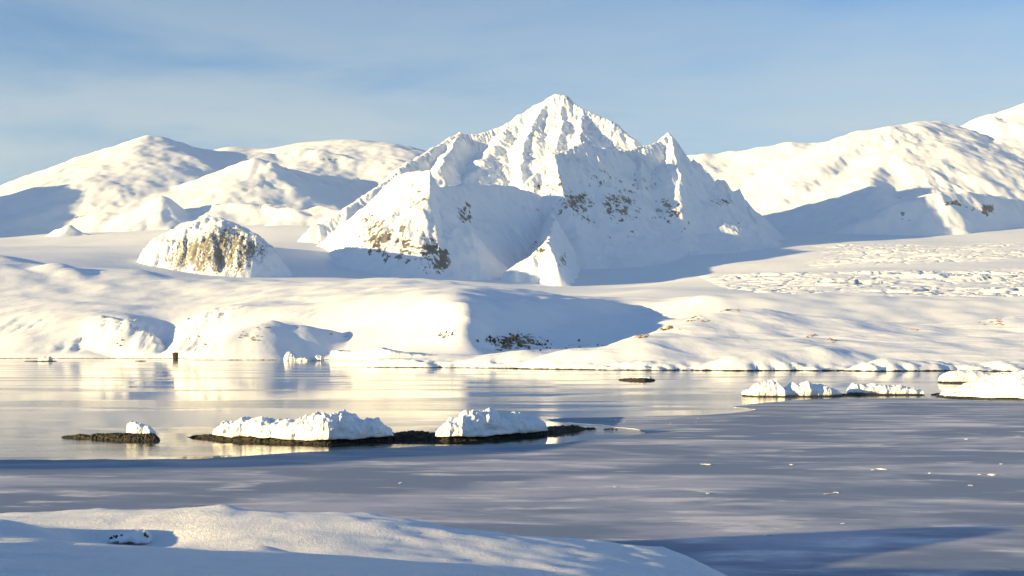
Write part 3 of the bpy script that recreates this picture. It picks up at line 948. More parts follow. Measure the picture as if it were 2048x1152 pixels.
    f.build('massif', M_MASSIF, {'rock': rk}, 200, 'fluted snow massif with sharp summit and big shaded wall', 'mountain')


massif()


# ------------------------------------------------------------------ far ranges
def left_range():
    f = Field(-5800, -350, 5400, 11000, 17.0)
    X, Y = f.X, f.Y
    wx = X + 40 * fbm(X / 300, Y / 300, 91, 4)
    wy = Y + 40 * fbm(X / 300, Y / 300, 92, 4)
    R = [
        # mountain outside the frame whose shadow falls across the left edge
        dict(p=[(-800, 250, 7000), (-620, 240, 7050), (-470, 270, 7100), (-380, 360, 7150)], l=(.3, .4, 200), r=(.3, .5, 200), round=40, quad=.00012),
        # big rounded mountain
        dict(p=[(-260, 350, 9000), (-120, 400, 9000), (0, 382, 9000), (38, 373, 9000), (78, 350, 9000), (140, 338, 9050), (202, 325, 9100), (243, 305, 9150), (280, 283, 9200), (300, 276, 9200), (320, 277, 9250), (365, 286, 9350), (410, 300, 9450), (452, 305, 9500), (530, 308, 9600)],
             l=(.2, .3, 300), r=(.25, .26, 300), round=60, quad=.00012),
        dict(p=[(300, 277, 9200), (290, 310, 8900), (300, 345, 8600), (350, 370, 8300), (400, 400, 7900)], l=(.2, .35, 300), r=(.1, .25, 300), round=80, quad=.00012),
        dict(p=[(140, 340, 9050), (150, 380, 8600), (190, 410, 8200), (230, 440, 7900)], l=(.3, .4, 200), r=(.2, .3, 200), round=40, fa=10, fw=60, fd=300, quad=.00012),
        # far plateau and white dome behind
        dict(p=[(430, 302, 10600), (480, 297, 10600), (560, 299, 10600), (620, 288, 10500), (677, 281, 10400), (735, 281, 10400), (780, 288, 10300), (840, 310, 10200), (900, 340, 10100)], l=(0, .35, 300), r=(.05, .3, 300), round=120, quad=.00012),
        # streaked ridge in front of the dome
        dict(p=[(530, 318, 9600), (570, 308, 9600), (608, 298, 9600), (640, 300, 9550), (690, 325, 9450), (720, 335, 9400), (790, 322, 9500), (830, 330, 9400)], l=(0, .3, 300), r=(.5, .3, 200), fa=14, fw=50, fd=250, round=20, quad=.00012),
        # knob ridge
        dict(p=[(372, 398, 7900), (400, 375, 8000), (430, 349, 8100), (470, 345, 8150), (490, 320, 8200), (505, 315, 8200), (535, 322, 8230), (597, 342, 8450), (640, 352, 8700), (700, 354, 9000), (760, 370, 9200)], l=(.2, .3, 200), r=(.6, .36, 160), round=30, fa=14, fw=60, fd=260, quad=.00012),
        dict(p=[(440, 412, 7400), (470, 408, 7400), (540, 410, 7400), (560, 418, 7350)], l=(0, .1, 200), r=(1.2, .3, 80), round=10, fa=12, fw=40, fd=160, quad=.0007),
        # low peaks in the valley
        dict(p=[(215, 450, 7300), (258, 425, 7300), (300, 400, 7300), (320, 394, 7300), (326, 405, 7280), (345, 430, 7200), (380, 455, 7150)], l=(.3, .4, 120), r=(.6, .4, 120), fa=10, fw=40, fd=200, quad=.00025),
        dict(p=[(320, 395, 7300), (300, 430, 7150), (275, 470, 6950)], l=(.6, .4, 120), r=(.4, .4, 120), fa=8, fw=40, fd=200, quad=.00025),
        dict(p=[(60, 485, 6750), (110, 458, 6750), (138, 447, 6750), (146, 452, 6740), (175, 468, 6730), (215, 480, 6700)], l=(.4, .4, 100), r=(.6, .35, 100), fa=6, fw=40, fd=150, quad=.00025),
        dict(p=[(560, 440, 6900), (600, 425, 7000), (640, 415, 7100), (680, 420, 7000)], l=(.2, .3, 100), r=(.3, .3, 100), fa=6, fw=40, fd=150, round=20, quad=.0007),
    ]
    h = skeleton(wx, wy, R, 30.0)
    g = sstep(300, 700, h)
    h += g * (16 * n2(X / 800, Y / 800, 93) + 5 * fbm(X / 340, Y / 340, 94, 4, 0.36))
    h = gullies(X, Y, h, f.step, 240.0, 8.0, 5, 2, g * np.clip(0.3 + 1.3 * n2(X / 700, Y / 700, 98), 0, 1.1) * sstep(9150, 8700, Y), 0.25, 0.7, 0.55)
    f.Z = h
    sl = f.slope()
    px, py = proj(X, Y, h)
    spots = [(160, 430, 26, 12, .62), (655, 320, 40, 18, .5), (640, 340, 30, 8, .45), (310, 430, 14, 20, .5), (270, 465, 14, 10, .42), (520, 440, 30, 10, .4), (380, 390, 20, 20, .35), (530, 315, 30, 6, .4), (350, 305, 20, 8, .3)]
    rk = rocks_noise(px, py, X, Y, spots) * (.5 + .5 * sstep(.3, .8, sl)) + .2 * fbm(X / 70, h / 120 + Y / 100, 97, 4) - .06
    f.build('snow_range_left', M_FAR, {'rock': rk}, 280, 'rounded snow mountains on the left under a blue sky', 'mountain')


left_range()


def right_range():
    f = Field(1000, 5600, 5900, 11000, 15.0)
    X, Y = f.X, f.Y
    wx = X + 40 * fbm(X / 300, Y / 300, 101, 4)
    wy = Y + 40 * fbm(X / 300, Y / 300, 102, 4)
    R = [
        dict(p=[(1300, 330, 9900), (1378, 313, 9900), (1415, 309, 9900), (1465, 304, 9900), (1515, 296, 9850), (1573, 287, 9800), (1643, 287, 9800), (1684, 279, 9600), (1726, 263, 9400), (1780, 253, 9300), (1820, 246, 9400), (1846, 242, 9600), (1871, 244, 9850), (1900, 254, 10100), (1920, 259, 10200), (1945, 252, 10250), (1987, 231, 10250), (2048, 208, 10200), (2200, 190, 10000)],
             l=(0, .3, 300), r=(.15, .42, 260), round=70, quad=.00012),
        dict(p=[(1470, 304, 9900), (1500, 340, 9600), (1530, 390, 9250), (1560, 430, 9000)], l=(.2, .3, 200), r=(.2, .3, 200), round=60, fa=10, fw=60, fd=250, quad=.00012),
        dict(p=[(1573, 288, 9800), (1600, 330, 9500), (1640, 370, 9200), (1660, 420, 8900)], l=(.2, .3, 200), r=(.2, .3, 200), round=80, fa=10, fw=60, fd=250, quad=.00012),
        dict(p=[(1418, 309, 9880), (1415, 335, 9500), (1425, 380, 9100), (1455, 430, 8700)], l=(.9, .6, 150), r=(.1, .3, 150), round=30, quad=.00012),
        # pyramid with a shaded side
        dict(p=[(1740, 300, 9400), (1735, 330, 9200), (1790, 350, 8950), (1835, 378, 8700), (1850, 390, 8600)], l=(.3, .35, 150), r=(.6, .4, 160), fa=12, fw=50, fd=260, round=15, quad=.00012),
        dict(p=[(1700, 330, 9250), (1690, 370, 9000), (1700, 420, 8800)], l=(.7, .4, 120), r=(.4, .4, 120), fa=8, fw=50, fd=200, round=20, quad=.00012),
        # summit spurs
        dict(p=[(1780, 254, 9300), (1768, 275, 9150), (1778, 305, 8980), (1800, 340, 8800)], l=(1.2, .6, 220), r=(.1, .25, 150), round=20, quad=.00012),
        dict(p=[(1945, 254, 10250), (1950, 290, 9700), (1925, 330, 9200), (1890, 365, 8800)], l=(.6, .4, 150), r=(.4, .45, 150), round=40, fa=10, fw=60, fd=250, quad=.00012),
        dict(p=[(1990, 235, 9900), (2010, 280, 9500), (1990, 320, 9100), (2000, 360, 8700)], l=(.5, .3, 150), r=(.3, .3, 150), round=40, fa=10, fw=60, fd=250, quad=.00012),
        dict(p=[(2080, 250, 9800), (2080, 310, 9200), (2060, 350, 8700), (2060, 400, 8200)], l=(.5, .3, 150), r=(.3, .3, 150), round=40, fa=10, fw=60, fd=250, quad=.00012),
        # dark hill with rock band
        dict(p=[(1768, 464, 7230), (1795, 425, 7300), (1830, 402, 7360), (1880, 388, 7450), (1940, 386, 7620), (2000, 394, 7900), (2060, 405, 8200)], l=(.1, .2, 300), r=(1.1, .5, 200), round=20, fa=8, fw=50, fd=250, quad=.0003),
    ]
    h = skeleton(wx, wy, R, 30.0)
    g = sstep(300, 700, h)
    h += g * (16 * n2(X / 800, Y / 800, 103) + 5 * fbm(X / 340, Y / 340, 104, 4, 0.36))
    px, py = proj(X, Y, h)
    h += blob(px, py, 1600, 370, 130, 60) * 7 * fbm(X / 70, Y / 70, 108, 4)
    h = gullies(X, Y, h, f.step, 240.0, 9.0, 6, 2, g * np.clip(0.3 + 1.3 * n2(X / 700, Y / 700, 109), 0, 1.1) * sstep(9500, 9000, Y), 0.22, 0.6, 0.55)
    f.Z = h
    sl = f.slope()
    px, py = proj(X, Y, h)
    spots = [(1910, 405, 42, 10, .7), (1970, 420, 40, 14, .72), (2000, 425, 26, 10, .6), (1805, 430, 16, 22, .5), (1540, 380, 12, 8, .45), (1515, 400, 16, 16, .36), (1800, 400, 30, 16, .4), (1790, 290, 14, 10, .45), (1750, 340, 14, 20, .3)]
    rk = rocks_noise(px, py, X, Y, spots) * (.5 + .5 * sstep(.25, .6, sl)) + .2 * fbm(X / 70, h / 120 + Y / 100, 107, 4) - .06
    f.build('snow_range_right', M_FAR, {'rock': rk}, 280, 'snow mountains rising to the right edge beyond the glacier', 'mountain')


right_range()


# ------------------------------------------------------------------ skerries, islets, bergs
def islet_snow_mat():
    m, nt, b = new_mat('islet_snow')
    geo = nd(nt, 'ShaderNodeNewGeometry').outputs['Position']
    g1 = noise(nt, geo, 1.8, 5.0, 0.6)
    g2 = noise(nt, geo, 7.0, 4.0, 0.6)
    nt.links.new(mixc(nt, maprange(nt, g1, 0.3, 0.7), (0.80, 0.84, 0.89), (0.84, 0.87, 0.91)), b.inputs['Base Color'])
    b.inputs['Roughness'].default_value = 0.7
    b.inputs['Specular IOR Level'].default_value = 0.2
    bump(nt, b, math_(nt, 'ADD', math_(nt, 'MULTIPLY', g1, 0.25), math_(nt, 'MULTIPLY', g2, 0.08)), 0.6, 1.0)
    return m


def wet_rock_mat():
    m, nt, b = new_mat('wet_weedy_rock')
    geo = nd(nt, 'ShaderNodeNewGeometry').outputs['Position']
    g1 = noise(nt, geo, 1.3, 6.0, 0.65)
    g2 = noise(nt, geo, 5.0, 5.0, 0.65)
    c = mixc(nt, maprange(nt, g1, 0.46, 0.70), (0.009, 0.008, 0.007), (0.075, 0.055, 0.022))
    c = mixc(nt, maprange(nt, g2, 0.58, 0.70), c, (0.20, 0.15, 0.06))
    nt.links.new(c, b.inputs['Base Color'])
    b.inputs['Roughness'].default_value = 0.6
    bump(nt, b, math_(nt, 'ADD', math_(nt, 'MULTIPLY', g1, 0.6), math_(nt, 'MULTIPLY', g2, 0.35)), 1.0, 1.0)
    return m


M_ISNOW = islet_snow_mat()
M_WET = wet_rock_mat()


def stone_mat(name, a, bcol):
    m, nt, b = new_mat(name)
    geo = nd(nt, 'ShaderNodeNewGeometry').outputs['Position']
    g1 = noise(nt, geo, 0.5, 6.0, 0.65)
    nt.links.new(mixc(nt, maprange(nt, g1, 0.35, 0.65), a, bcol), b.inputs['Base Color'])
    b.inputs['Roughness'].default_value = 0.85
    bump(nt, b, g1, 0.8, 0.8)
    return m


M_TAN = stone_mat('tan_stone', (0.34, 0.24, 0.13), (0.14, 0.105, 0.07))
M_DARK = stone_mat('dark_stone', (0.05, 0.045, 0.042), (0.022, 0.02, 0.02))


def loft(name, st, mat, parent, nx=150, nr=40, box=3.0, amp=0.3, scale=1.5, seed=0, depth=6.0, zb=-0.3, ridge=False, back=0.0, amp2=0.0, scale2=5.0, rag=0.15):
    """st: (px, front waterline row, top row, depth factor): a long low body standing in the sea"""
    a = np.array(st, float)
    px = np.linspace(a[0, 0], a[-1, 0], nx)
    fr = np.interp(px, a[:, 0], a[:, 1])
    tp = np.interp(px, a[:, 0], a[:, 2])
    df = np.interp(px, a[:, 0], a[:, 3])
    Yf = HC * F / (fr - HOR) + back
    u = np.linspace(0, 1, nx)
    endt = np.clip(np.minimum(u, 1 - u) / 0.035, 0, 1)
    endt = np.sqrt(np.maximum(0, 1 - (1 - endt) ** 2))
    D = depth * df * (0.25 + 0.75 * endt)
    Yc = Yf + D * 0.5
    zt = HC + (HOR - tp) / F * (Yf + D * 0.35)
    zt = zb + np.maximum(zt - zb, 0.05) * (0.12 + 0.88 * endt)
    Xc = (px - 1024) / F * (Yf + D * 0.2)
    if not ridge:
        zt = zt + (zt - zb) * rag * fbm(Xc / (1.3 * scale), Xc * 0 + 3.7 + seed, seed + 2, 4, 0.6)
    zbv = zb + (0.0 if ridge else 0.45 * amp * fbm(Xc / (2.2 * scale), Xc * 0 + seed, seed, 4))
    ph = np.linspace(0, np.pi, nr)
    cs, sn = np.cos(ph), np.sin(ph)
    ey = np.sign(cs) * np.abs(cs) ** (2 / box)
    ez = np.abs(sn) ** (2 / box)
    V = np.zeros((nx, nr, 3))
    V[..., 0] = Xc[:, None]
    V[..., 1] = Yc[:, None] - ey[None] * D[:, None] * 0.5
    V[..., 2] = np.reshape(zbv, (-1, 1)) + ez[None] * (zt - zbv)[:, None]
    nrm = np.zeros_like(V)
    nrm[..., 1] = -cs[None]
    nrm[..., 2] = sn[None]
    nrm[..., 0] = (np.interp(u, [0, .06, .94, 1], [-1, 0, 0, 1]))[:, None]
    nrm /= np.linalg.norm(nrm, axis=-1, keepdims=True)
    q = V / scale
    k = fbm3(q, seed, 4, 0.55)
    if ridge:
        k = 1.2 * (0.45 - np.abs(k)) + 0.5 * n3(q * 2.7, seed + 9)
    if amp2:
        k = k + amp2 / amp * n3(V / scale2, seed + 5)
    low = sstep(0.0, 0.25, ez)[None]
    V += nrm * (k * amp * (0.35 + 0.65 * low))[..., None]
    V[..., 0] += 0.5 * amp * n3(q * 1.3 + 31, seed + 3) * low
    i = np.arange(nx * nr).reshape(nx, nr)
    j = np.roll(i, -1, axis=1)
    Q = np.stack([i[:-1], i[1:], j[1:], j[:-1]], -1).reshape(-1, 4)
    base = V.reshape(-1, 3)
    org = np.array((base[:, 0].mean(), base[:, 1].mean(), 0.0)) if parent is None else np.array(parent.location)
    me = raw_mesh(name, base - org, Q, mat)
    o = link(bpy.data.objects.new(name, me), parent)
    if parent is None:
        o.location = org
    return o


def root(name, px, py, label, cat, group=None):
    o = link(bpy.data.objects.new(name, None))
    x, y = sea(px, py)
    o.location = (x, y, 0)
    return tag(o, label, cat, group)


# long skerry with two snow caps
sk = root('skerry', 760, 886, 'long low dark skerry carrying two white snow caps mid-water', 'skerry')
loft('rock', [(374, 875, 874, .3), (400, 877, 872, .6), (430, 880, 873, .8), (560, 886, 877, 1.0), (660, 889, 880, 1.1), (740, 884, 876, 1.0), (790, 880, 867, .9), (850, 880, 866, .9), (880, 882, 871, 1.1), (960, 881, 874, 1.1), (1060, 872, 865, 1.0), (1100, 867, 857, .9), (1150, 862, 855, .6), (1180, 859, 857, .4), (1192, 858, 857, .2)],
     M_WET, sk, nx=420, nr=56, box=2.2, amp=0.36, scale=0.8, seed=4, amp2=0.3, scale2=2.6, depth=6.4, ridge=True, zb=-0.4)
loft('snow_cap', [(429, 879, 852, .5), (437, 880, 844, .9), (470, 882, 843, 1), (490, 882, 839, 1), (530, 885, 842, 1.1), (570, 887, 843, 1.2), (600, 888, 838, 1.3), (626, 889, 832, 1.4), (660, 890, 828, 1.4), (690, 888, 829, 1.4), (712, 887, 838, 1.3), (736, 885, 839, 1.2), (760, 884, 849, 1.1), (778, 882, 857, .9), (785, 882, 868, .5)],
     M_ISNOW, sk, nx=320, nr=72, box=3.0, amp=0.44, scale=1.5, seed=8, depth=5.6, zb=0.55, back=0.6, amp2=0.4, scale2=3.4)
loft('snow_cap', [(870, 882, 868, .5), (884, 883, 852, .9), (900, 883, 840, 1.1), (925, 883, 826, 1.3), (948, 882, 820, 1.4), (966, 881, 824, 1.4), (985, 880, 829, 1.4), (1010, 878, 832, 1.3), (1030, 876, 829, 1.3), (1048, 874, 836, 1.2), (1075, 872, 840, 1.1), (1088, 870, 848, .9), (1095, 869, 862, .5)],
     M_ISNOW, sk, nx=260, nr=72, box=2.7, amp=0.44, scale=1.6, seed=15, depth=5.6, zb=0.55, back=0.6, amp2=0.55, scale2=3.6)

sk2 = root('skerry', 220, 882, 'small dark skerry with one snow lump at its right end', 'skerry')
loft('rock', [(121, 875, 874, .3), (150, 877, 871.5, .6), (200, 879, 869, .8), (250, 881, 868, .9), (300, 882, 869, .8), (312, 882, 874, .4), (320, 881, 879, .2)],
     M_WET, sk2, nx=170, nr=44, box=2.0, amp=0.28, scale=0.6, amp2=0.18, scale2=1.8, seed=21, depth=4.0, ridge=True, zb=-0.4)
loft('snow_cap', [(252, 877, 849, .6), (260, 878, 844, 1), (275, 879, 846, 1), (288, 879, 852, 1), (300, 880, 857, .9), (308, 880, 864, .6)],
     M_ISNOW, sk2, nx=60, nr=44, box=2.6, amp=0.2, scale=1.0, seed=25, depth=2.4, zb=0.6, back=0.9)

sk3 = root('skerry', 1275, 761, 'tiny dark skerry with thin snow crust alone in open water', 'skerry')
loft('rock', [(1237, 760, 758.5, .3), (1260, 761, 757, 1), (1290, 761.5, 756.5, 1), (1310, 761, 759, .4)], M_WET, sk3, nx=60, nr=26, box=2.2, amp=0.35, scale=1.6, seed=31, depth=6, ridge=True)
loft('snow_cap', [(1270, 760.2, 755, .5), (1285, 760.4, 752.5, 1), (1300, 760.4, 753, 1), (1306, 760, 757, .5)], M_ISNOW, sk3, nx=40, nr=26, box=2.6, amp=0.2, scale=1.4, seed=33, depth=4, zb=0.7, back=.8)

# islets on the right
i1 = root('islet', 1590, 794, 'snow-covered islet with stepped left block and shaded right half', 'islet')
loft('rock', [(1486, 793, 790, .4), (1520, 794.5, 791.5, .9), (1570, 795, 791.5, .9), (1640, 794.5, 791.5, .9), (1690, 793, 788.5, .8), (1712, 792, 790, .3)], M_WET, i1, nx=170, nr=28, box=2.2, amp=0.3, scale=1.2, seed=41, depth=10, ridge=True)
loft('snow_cap', [(1487, 792.5, 781, .5), (1491, 793, 778.5, .8), (1503, 793.5, 777, .9), (1510, 794, 771, .9), (1535, 794, 766, 1), (1545, 794, 760, 1), (1554, 794, 762, 1), (1566, 794.5, 772, 1), (1572, 794, 778, .9), (1578, 794, 777, 1), (1588, 794, 768, 1), (1615, 794, 766.5, 1), (1645, 793.5, 768, 1), (1660, 793.5, 775, .9), (1674, 793, 781, .8), (1686, 792.5, 788, .4)],
     M_ISNOW, i1, nx=190, nr=46, box=3.4, amp=0.4, scale=2.0, seed=43, depth=8.5, zb=0.25, back=.5, amp2=.4, scale2=5)
i2 = root('islet', 1775, 792, 'low snow islet with dark undercut rock foot, second from left', 'islet')
loft('rock', [(1697, 791.5, 787, .4), (1715, 792, 785, 1), (1745, 792, 787.5, 1), (1800, 792, 789, 1), (1851, 791.5, 789.5, .3)], M_WET, i2, nx=140, nr=28, box=2.2, amp=0.3, scale=1.2, seed=51, depth=9, ridge=True)
loft('snow_cap', [(1698, 790.5, 783, .4), (1704, 791, 776, .8), (1712, 791, 769.5, 1), (1748, 791, 771, 1), (1790, 791, 771.5, 1), (1812, 791, 773, 1), (1834, 791, 779, .9), (1846, 791, 782, .8), (1851, 791, 788, .3)],
     M_ISNOW, i2, nx=150, nr=46, box=3.4, amp=0.4, scale=1.9, seed=53, depth=7.5, zb=0.4, back=.6, amp2=.35, scale2=4)
i3 = root('islet', 1940, 767, 'smooth rounded snow islet behind the right-hand foreshore islet', 'islet')
loft('rock', [(1884, 766.5, 764.5, .4), (1900, 767.3, 764, 1), (1950, 767.3, 764, 1), (2010, 767, 764.5, .6)], M_WET, i3, nx=90, nr=26, box=2.2, amp=0.3, scale=2, seed=61, depth=16, ridge=True)
loft('snow_cap', [(1886, 766.3, 760, .4), (1897, 766.5, 750, .8), (1911, 766.5, 742.5, 1), (1948, 766.5, 739.5, 1), (1972, 766.5, 743.5, 1), (1986, 766.5, 751, 1), (2006, 766.5, 754, .8), (2020, 766.5, 762, .4)],
     M_ISNOW, i3, nx=100, nr=46, box=2.6, amp=0.35, scale=4.0, seed=63, depth=16, zb=.5, back=1, rag=0.05)
i4 = root('islet', 2060, 801, 'broad snow islet running off the right edge with rust-brown waterline', 'islet')
loft('rock', [(1886, 796.5, 794, .3), (1920, 798.5, 795, .8), (1980, 800.5, 796.5, 1), (2060, 803, 799, 1), (2200, 804, 800, 1), (2300, 802, 799, .5)], M_WET, i4, nx=220, nr=28, box=2.2, amp=0.35, scale=1.2, seed=71, depth=26, ridge=True)
loft('snow_cap', [(1890, 795.5, 788, .25), (1897, 796, 784.5, .35), (1925, 797, 782, .5), (1950, 798, 773, .7), (1977, 799, 762, .9), (2020, 800, 751, 1), (2060, 801, 744, 1), (2140, 802, 738, 1.1), (2240, 802, 748, .9), (2296, 801, 785, .4)],
     M_ISNOW, i4, nx=260, nr=60, box=2.3, amp=0.5, scale=2.4, seed=73, depth=26, zb=.4, back=.8, amp2=.6, scale2=8, rag=0.07)
tag(loft('shore_rock', [(1862, 790, 789, .3), (1876, 790.5, 786.3, 1), (1888, 790.5, 786.3, 1), (1897, 790, 788, .4)], M_WET, None, nx=40, nr=20, box=2.0, amp=.15, scale=.8, seed=77, depth=3, ridge=True),
    'small black rock at the left tip of the broad right islet', 'rock')

# bergs and the ice cliff by the far shore
b1 = loft('iceberg', [(567, 722, 714, .6), (573, 722.2, 707, 1), (584, 722.2, 704.5, 1), (591, 722.2, 711, 1), (598, 722.2, 715, .8), (615, 722.2, 716.5, .8), (626, 722, 713, .9), (635, 722, 710.5, 1), (643, 722, 713, .9), (647, 721.8, 719, .5)],
          M_ISNOW, None, nx=120, nr=34, box=3.0, amp=1.1, scale=5.0, seed=81, depth=18, amp2=.8, scale2=12)
tag(b1, 'small knobbly white iceberg in front of the blue shaded slope', 'iceberg')
b2 = loft('ice_cliff', [(660, 721, 702, .9), (664, 721, 700.3, 1), (704, 721.2, 701.8, 1), (730, 721.4, 700, 1), (742, 721.6, 696, 1), (764, 721.8, 695, 1), (782, 722, 700, 1), (816, 722, 706, 1), (846, 722, 709, 1), (900, 722, 712, .9), (925, 722, 716, .5)],
          M_ISNOW, None, nx=160, nr=40, box=7.0, amp=.8, scale=9.0, seed=85, depth=60, rag=0.03)
tag(b2, 'flat-topped bright ice cliff with square left end on the far shore', 'ice cliff')
b3 = root('ice_floe', 88, 722, 'small white ice lump on dark rock near the left shore', 'ice floe')
loft('rock', [(48, 722.6, 722, .5), (75, 723, 721.3, 1), (105, 723, 721.4, 1), (113, 722.6, 722, .5)], M_WET, b3, nx=40, nr=16, box=2.0, amp=.3, scale=2, seed=87, depth=8, ridge=True)
loft('snow_cap', [(76, 722.7, 717, .5), (84, 722.8, 713, 1), (92, 722.8, 714.5, 1), (99, 722.8, 713.5, 1), (104, 722.7, 719, .5)], M_ISNOW, b3, nx=50, nr=24, box=2.4, amp=.6, scale=3, seed=88, depth=8, zb=.2)
tag(loft('flat_rock', [(268, 722.2, 721.6, .5), (280, 722.5, 721.2, 1), (292, 722.3, 721.7, .5)], M_WET, None, nx=30, nr=16, box=2, amp=.2, scale=2, seed=89, depth=7, ridge=True),
    'flat black rock just breaking the water below the snow cleft', 'rock')


# ------------------------------------------------------------------ loose stones
def stone_meshes(kind, n, mat, squash=(1, 1, 1), jag=0.35):
    import bmesh
    out = []
    for k in range(n):
        bm = bmesh.new()
        bmesh.ops.create_icosphere(bm, subdivisions=2, radius=1.0)
        co = np.array([v.co[:] for v in bm.verts])
        d = fbm3(co * 1.1 + k * 7.3, 60 + k, 3, .6)
        co *= (1 + jag * d)[:, None]
        co *= np.array(squash)
        for v, c in zip(bm.verts, co):
            v.co = c
        me = bpy.data.meshes.new(kind)
        bm.to_mesh(me)
        bm.free()
        me.materials.append(mat)
        out.append(me)
    return out


STONE_TAN = stone_meshes('tan_stone', 5, M_TAN, (1.1, .9, .75), .5)
STONE_DARK = stone_meshes('dark_stone', 5, M_DARK, (.7, .7, 1.3), .6)
STONE_FLAT = stone_meshes('flat_stone', 1, M_DARK, (1.6, 1, .5), .4)
CHUNK = stone_meshes('ice_chunk', 6, M_ISNOW, (1.5, 1.1, .22), .6)
rnd = random.Random(5)


def ray_hit(field, px, py, y0, y1):
    """first place along the photo ray where the field is reached"""
    pu, pv = (px - 1024) / F, (HOR - py) / F
    for y in np.arange(y0, y1, field.step):
        if field.at(pu * y, y) >= HC + pv * y:
            return pu * y, y, field.at(pu * y, y)
    return None


def put(me, name, loc, size, label, cat, group):
    o = link(bpy.data.objects.new(name, me))
    o.location = loc
    o.scale = (size * rnd.uniform(.8, 1.25), size * rnd.uniform(.8, 1.2), size * rnd.uniform(.7, 1.15))
    o.rotation_euler = (rnd.uniform(-.2, .2), rnd.uniform(-.2, .2), rnd.uniform(0, 6.28))
    return tag(o, label, cat, group)


def scatter(field, spots, y0, y1, meshes, name, label, cat, group, sink=.25):
    for cx, cy, rx, ry, n, s0, s1 in spots:
        for _ in range(n):
            h = ray_hit(field, rnd.gauss(cx, rx), rnd.gauss(cy, ry), y0, y1)
            if h is None:
                continue
            s = rnd.uniform(s0, s1)
            put(rnd.choice(meshes), name, (h[0], h[1], h[2] - s * sink), s, label, cat, group)


scatter(SR, [(1275, 673, 14, 4, 9, .7, 1.8), (1330, 656, 14, 4, 12, .8, 2.0), (1390, 639, 16, 3, 9, .7, 1.8), (1455, 621, 16, 2, 7, .6, 1.3)], 690, 1100, STONE_TAN, 'boulder',
        'tan boulder on the left crest of the shore hills', 'boulder', 'boulders on the hill crest')
scatter(SR, [(1620, 672, 10, 2, 5, .6, 1.5), (1662, 682, 7, 3, 7, .6, 1.6)], 690, 1100, STONE_TAN, 'boulder',
        'tan boulder in the snow hollow amid the shore hills', 'boulder', 'boulders in the snow hollow')
scatter(SR, [(1985, 645, 12, 3, 10, .7, 1.7), (1830, 661, 10, 2, 4, .5, 1.1)], 690, 1100, STONE_TAN, 'boulder',
        'tan boulder on the small knoll near the right edge', 'boulder', 'boulders on the right knoll')
scatter(IC, [(985, 683, 20, 8, 11, 1.4, 3.6), (1045, 682, 22, 9, 14, 1.4, 3.6), (1090, 690, 12, 8, 8, 1.4, 3.2), (1165, 692, 24, 5, 6, 1.0, 2.2)], 1400, 2000, STONE_DARK, 'rock_outcrop',
        'dark jagged rock at the foot of the shaded bowl', 'rock', 'dark rocks in the shaded bowl', .35)
scatter(IC, [(890, 671, 14, 4, 10, .9, 2.0)], 1400, 2000, STONE_DARK, 'rock_outcrop',
        'dark rock on the lit slope just left of the shaded bowl', 'rock', 'dark rocks left of the bowl', .3)
scatter(IC, [(505, 676, 12, 6, 10, .8, 2.0), (525, 658, 14, 4, 7, .8, 1.6)], 1400, 2000, STONE_TAN, 'boulder',
        'brown boulder on the shore hump above the knobbly iceberg', 'boulder', 'boulders on the shore hump')
scatter(IC, [(205, 634, 3, 1.5, 3, .8, 1.6), (187, 680, 6, 2, 5, .7, 1.5), (240, 680, 6, 10, 7, .8, 2.0), (400, 680, 10, 12, 8, .8, 2.0)], 1400, 2100, STONE_TAN, 'boulder',
        'brown rock in the snow bluff beside the cleft', 'rock', 'rocks in the snow bluff')


def stack():
    me = stone_meshes('dark_rock_stack', 1, M_DARK, (1, 1, 1), .12)[0]
    co = np.array([v.co[:] for v in me.vertices])
    co = np.sign(co) * np.abs(co) ** 0.45       # blocky
    co[:, 0] *= 2.9 + 0.9 * (co[:, 2] > 0.2)
    co[:, 1] *= 3.5
    co[:, 2] *= 5.0
    for v, c in zip(me.vertices, co):
        v.co = c
    x, y = sea(351, 719.5)
    o = link(bpy.data.objects.new('rock_stack', me))
    o.location = (x, y, 4.2)
    tag(o, 'black block-shaped rock standing at the mouth of the snow cleft', 'rock')


stack()

# ice pieces lying on the sea ice
spots = [(1417, 931, 1.0), (1405, 930, .6), (1584, 931, .6), (1765, 940, 1.0), (1745, 941.5, .5), (1985, 952, 1.0), (1960, 951, .6), (1940, 973, .5), (1230, 975.5, .6),
         (1417, 989, .5), (1655, 990, .7), (1672, 987, .6), (1685, 1050, .4), (1530, 1074, .25), (1541, 1073, .25), (2002, 930, .5), (2035, 874, .8), (1932, 880, .6), (800, 968, .4), (1860, 948, .4)]
for x, y, s in spots:
    X, Y = sea(x, y)
    put(rnd.choice(CHUNK), 'ice_chunk', (X, Y, 0.1), s * 0.30, 'small white ice piece frozen onto the grey sea ice', 'ice chunk', 'ice pieces on the sea ice')
for _ in range(9):
    X, Y = sea(rnd.uniform(1110, 1420), rnd.uniform(836, 850))
    put(rnd.choice(CHUNK), 'ice_chunk', (X, Y, 0.08), rnd.uniform(.07, .2), 'white ice crumb at the ice edge near the long skerry', 'ice chunk', 'ice crumbs near the edge')
for x, y, s in ((1212, 858.5, .28), (1222, 858.2, .35), (1233, 858, .22), (1180, 860, .25)):
    X, Y = sea(x, y)
    put(STONE_FLAT[0], 'shore_rock', (X, Y, 0.0), s, 'tiny black rock off the right tip of the long skerry', 'rock', 'tiny rocks off the skerry tip')


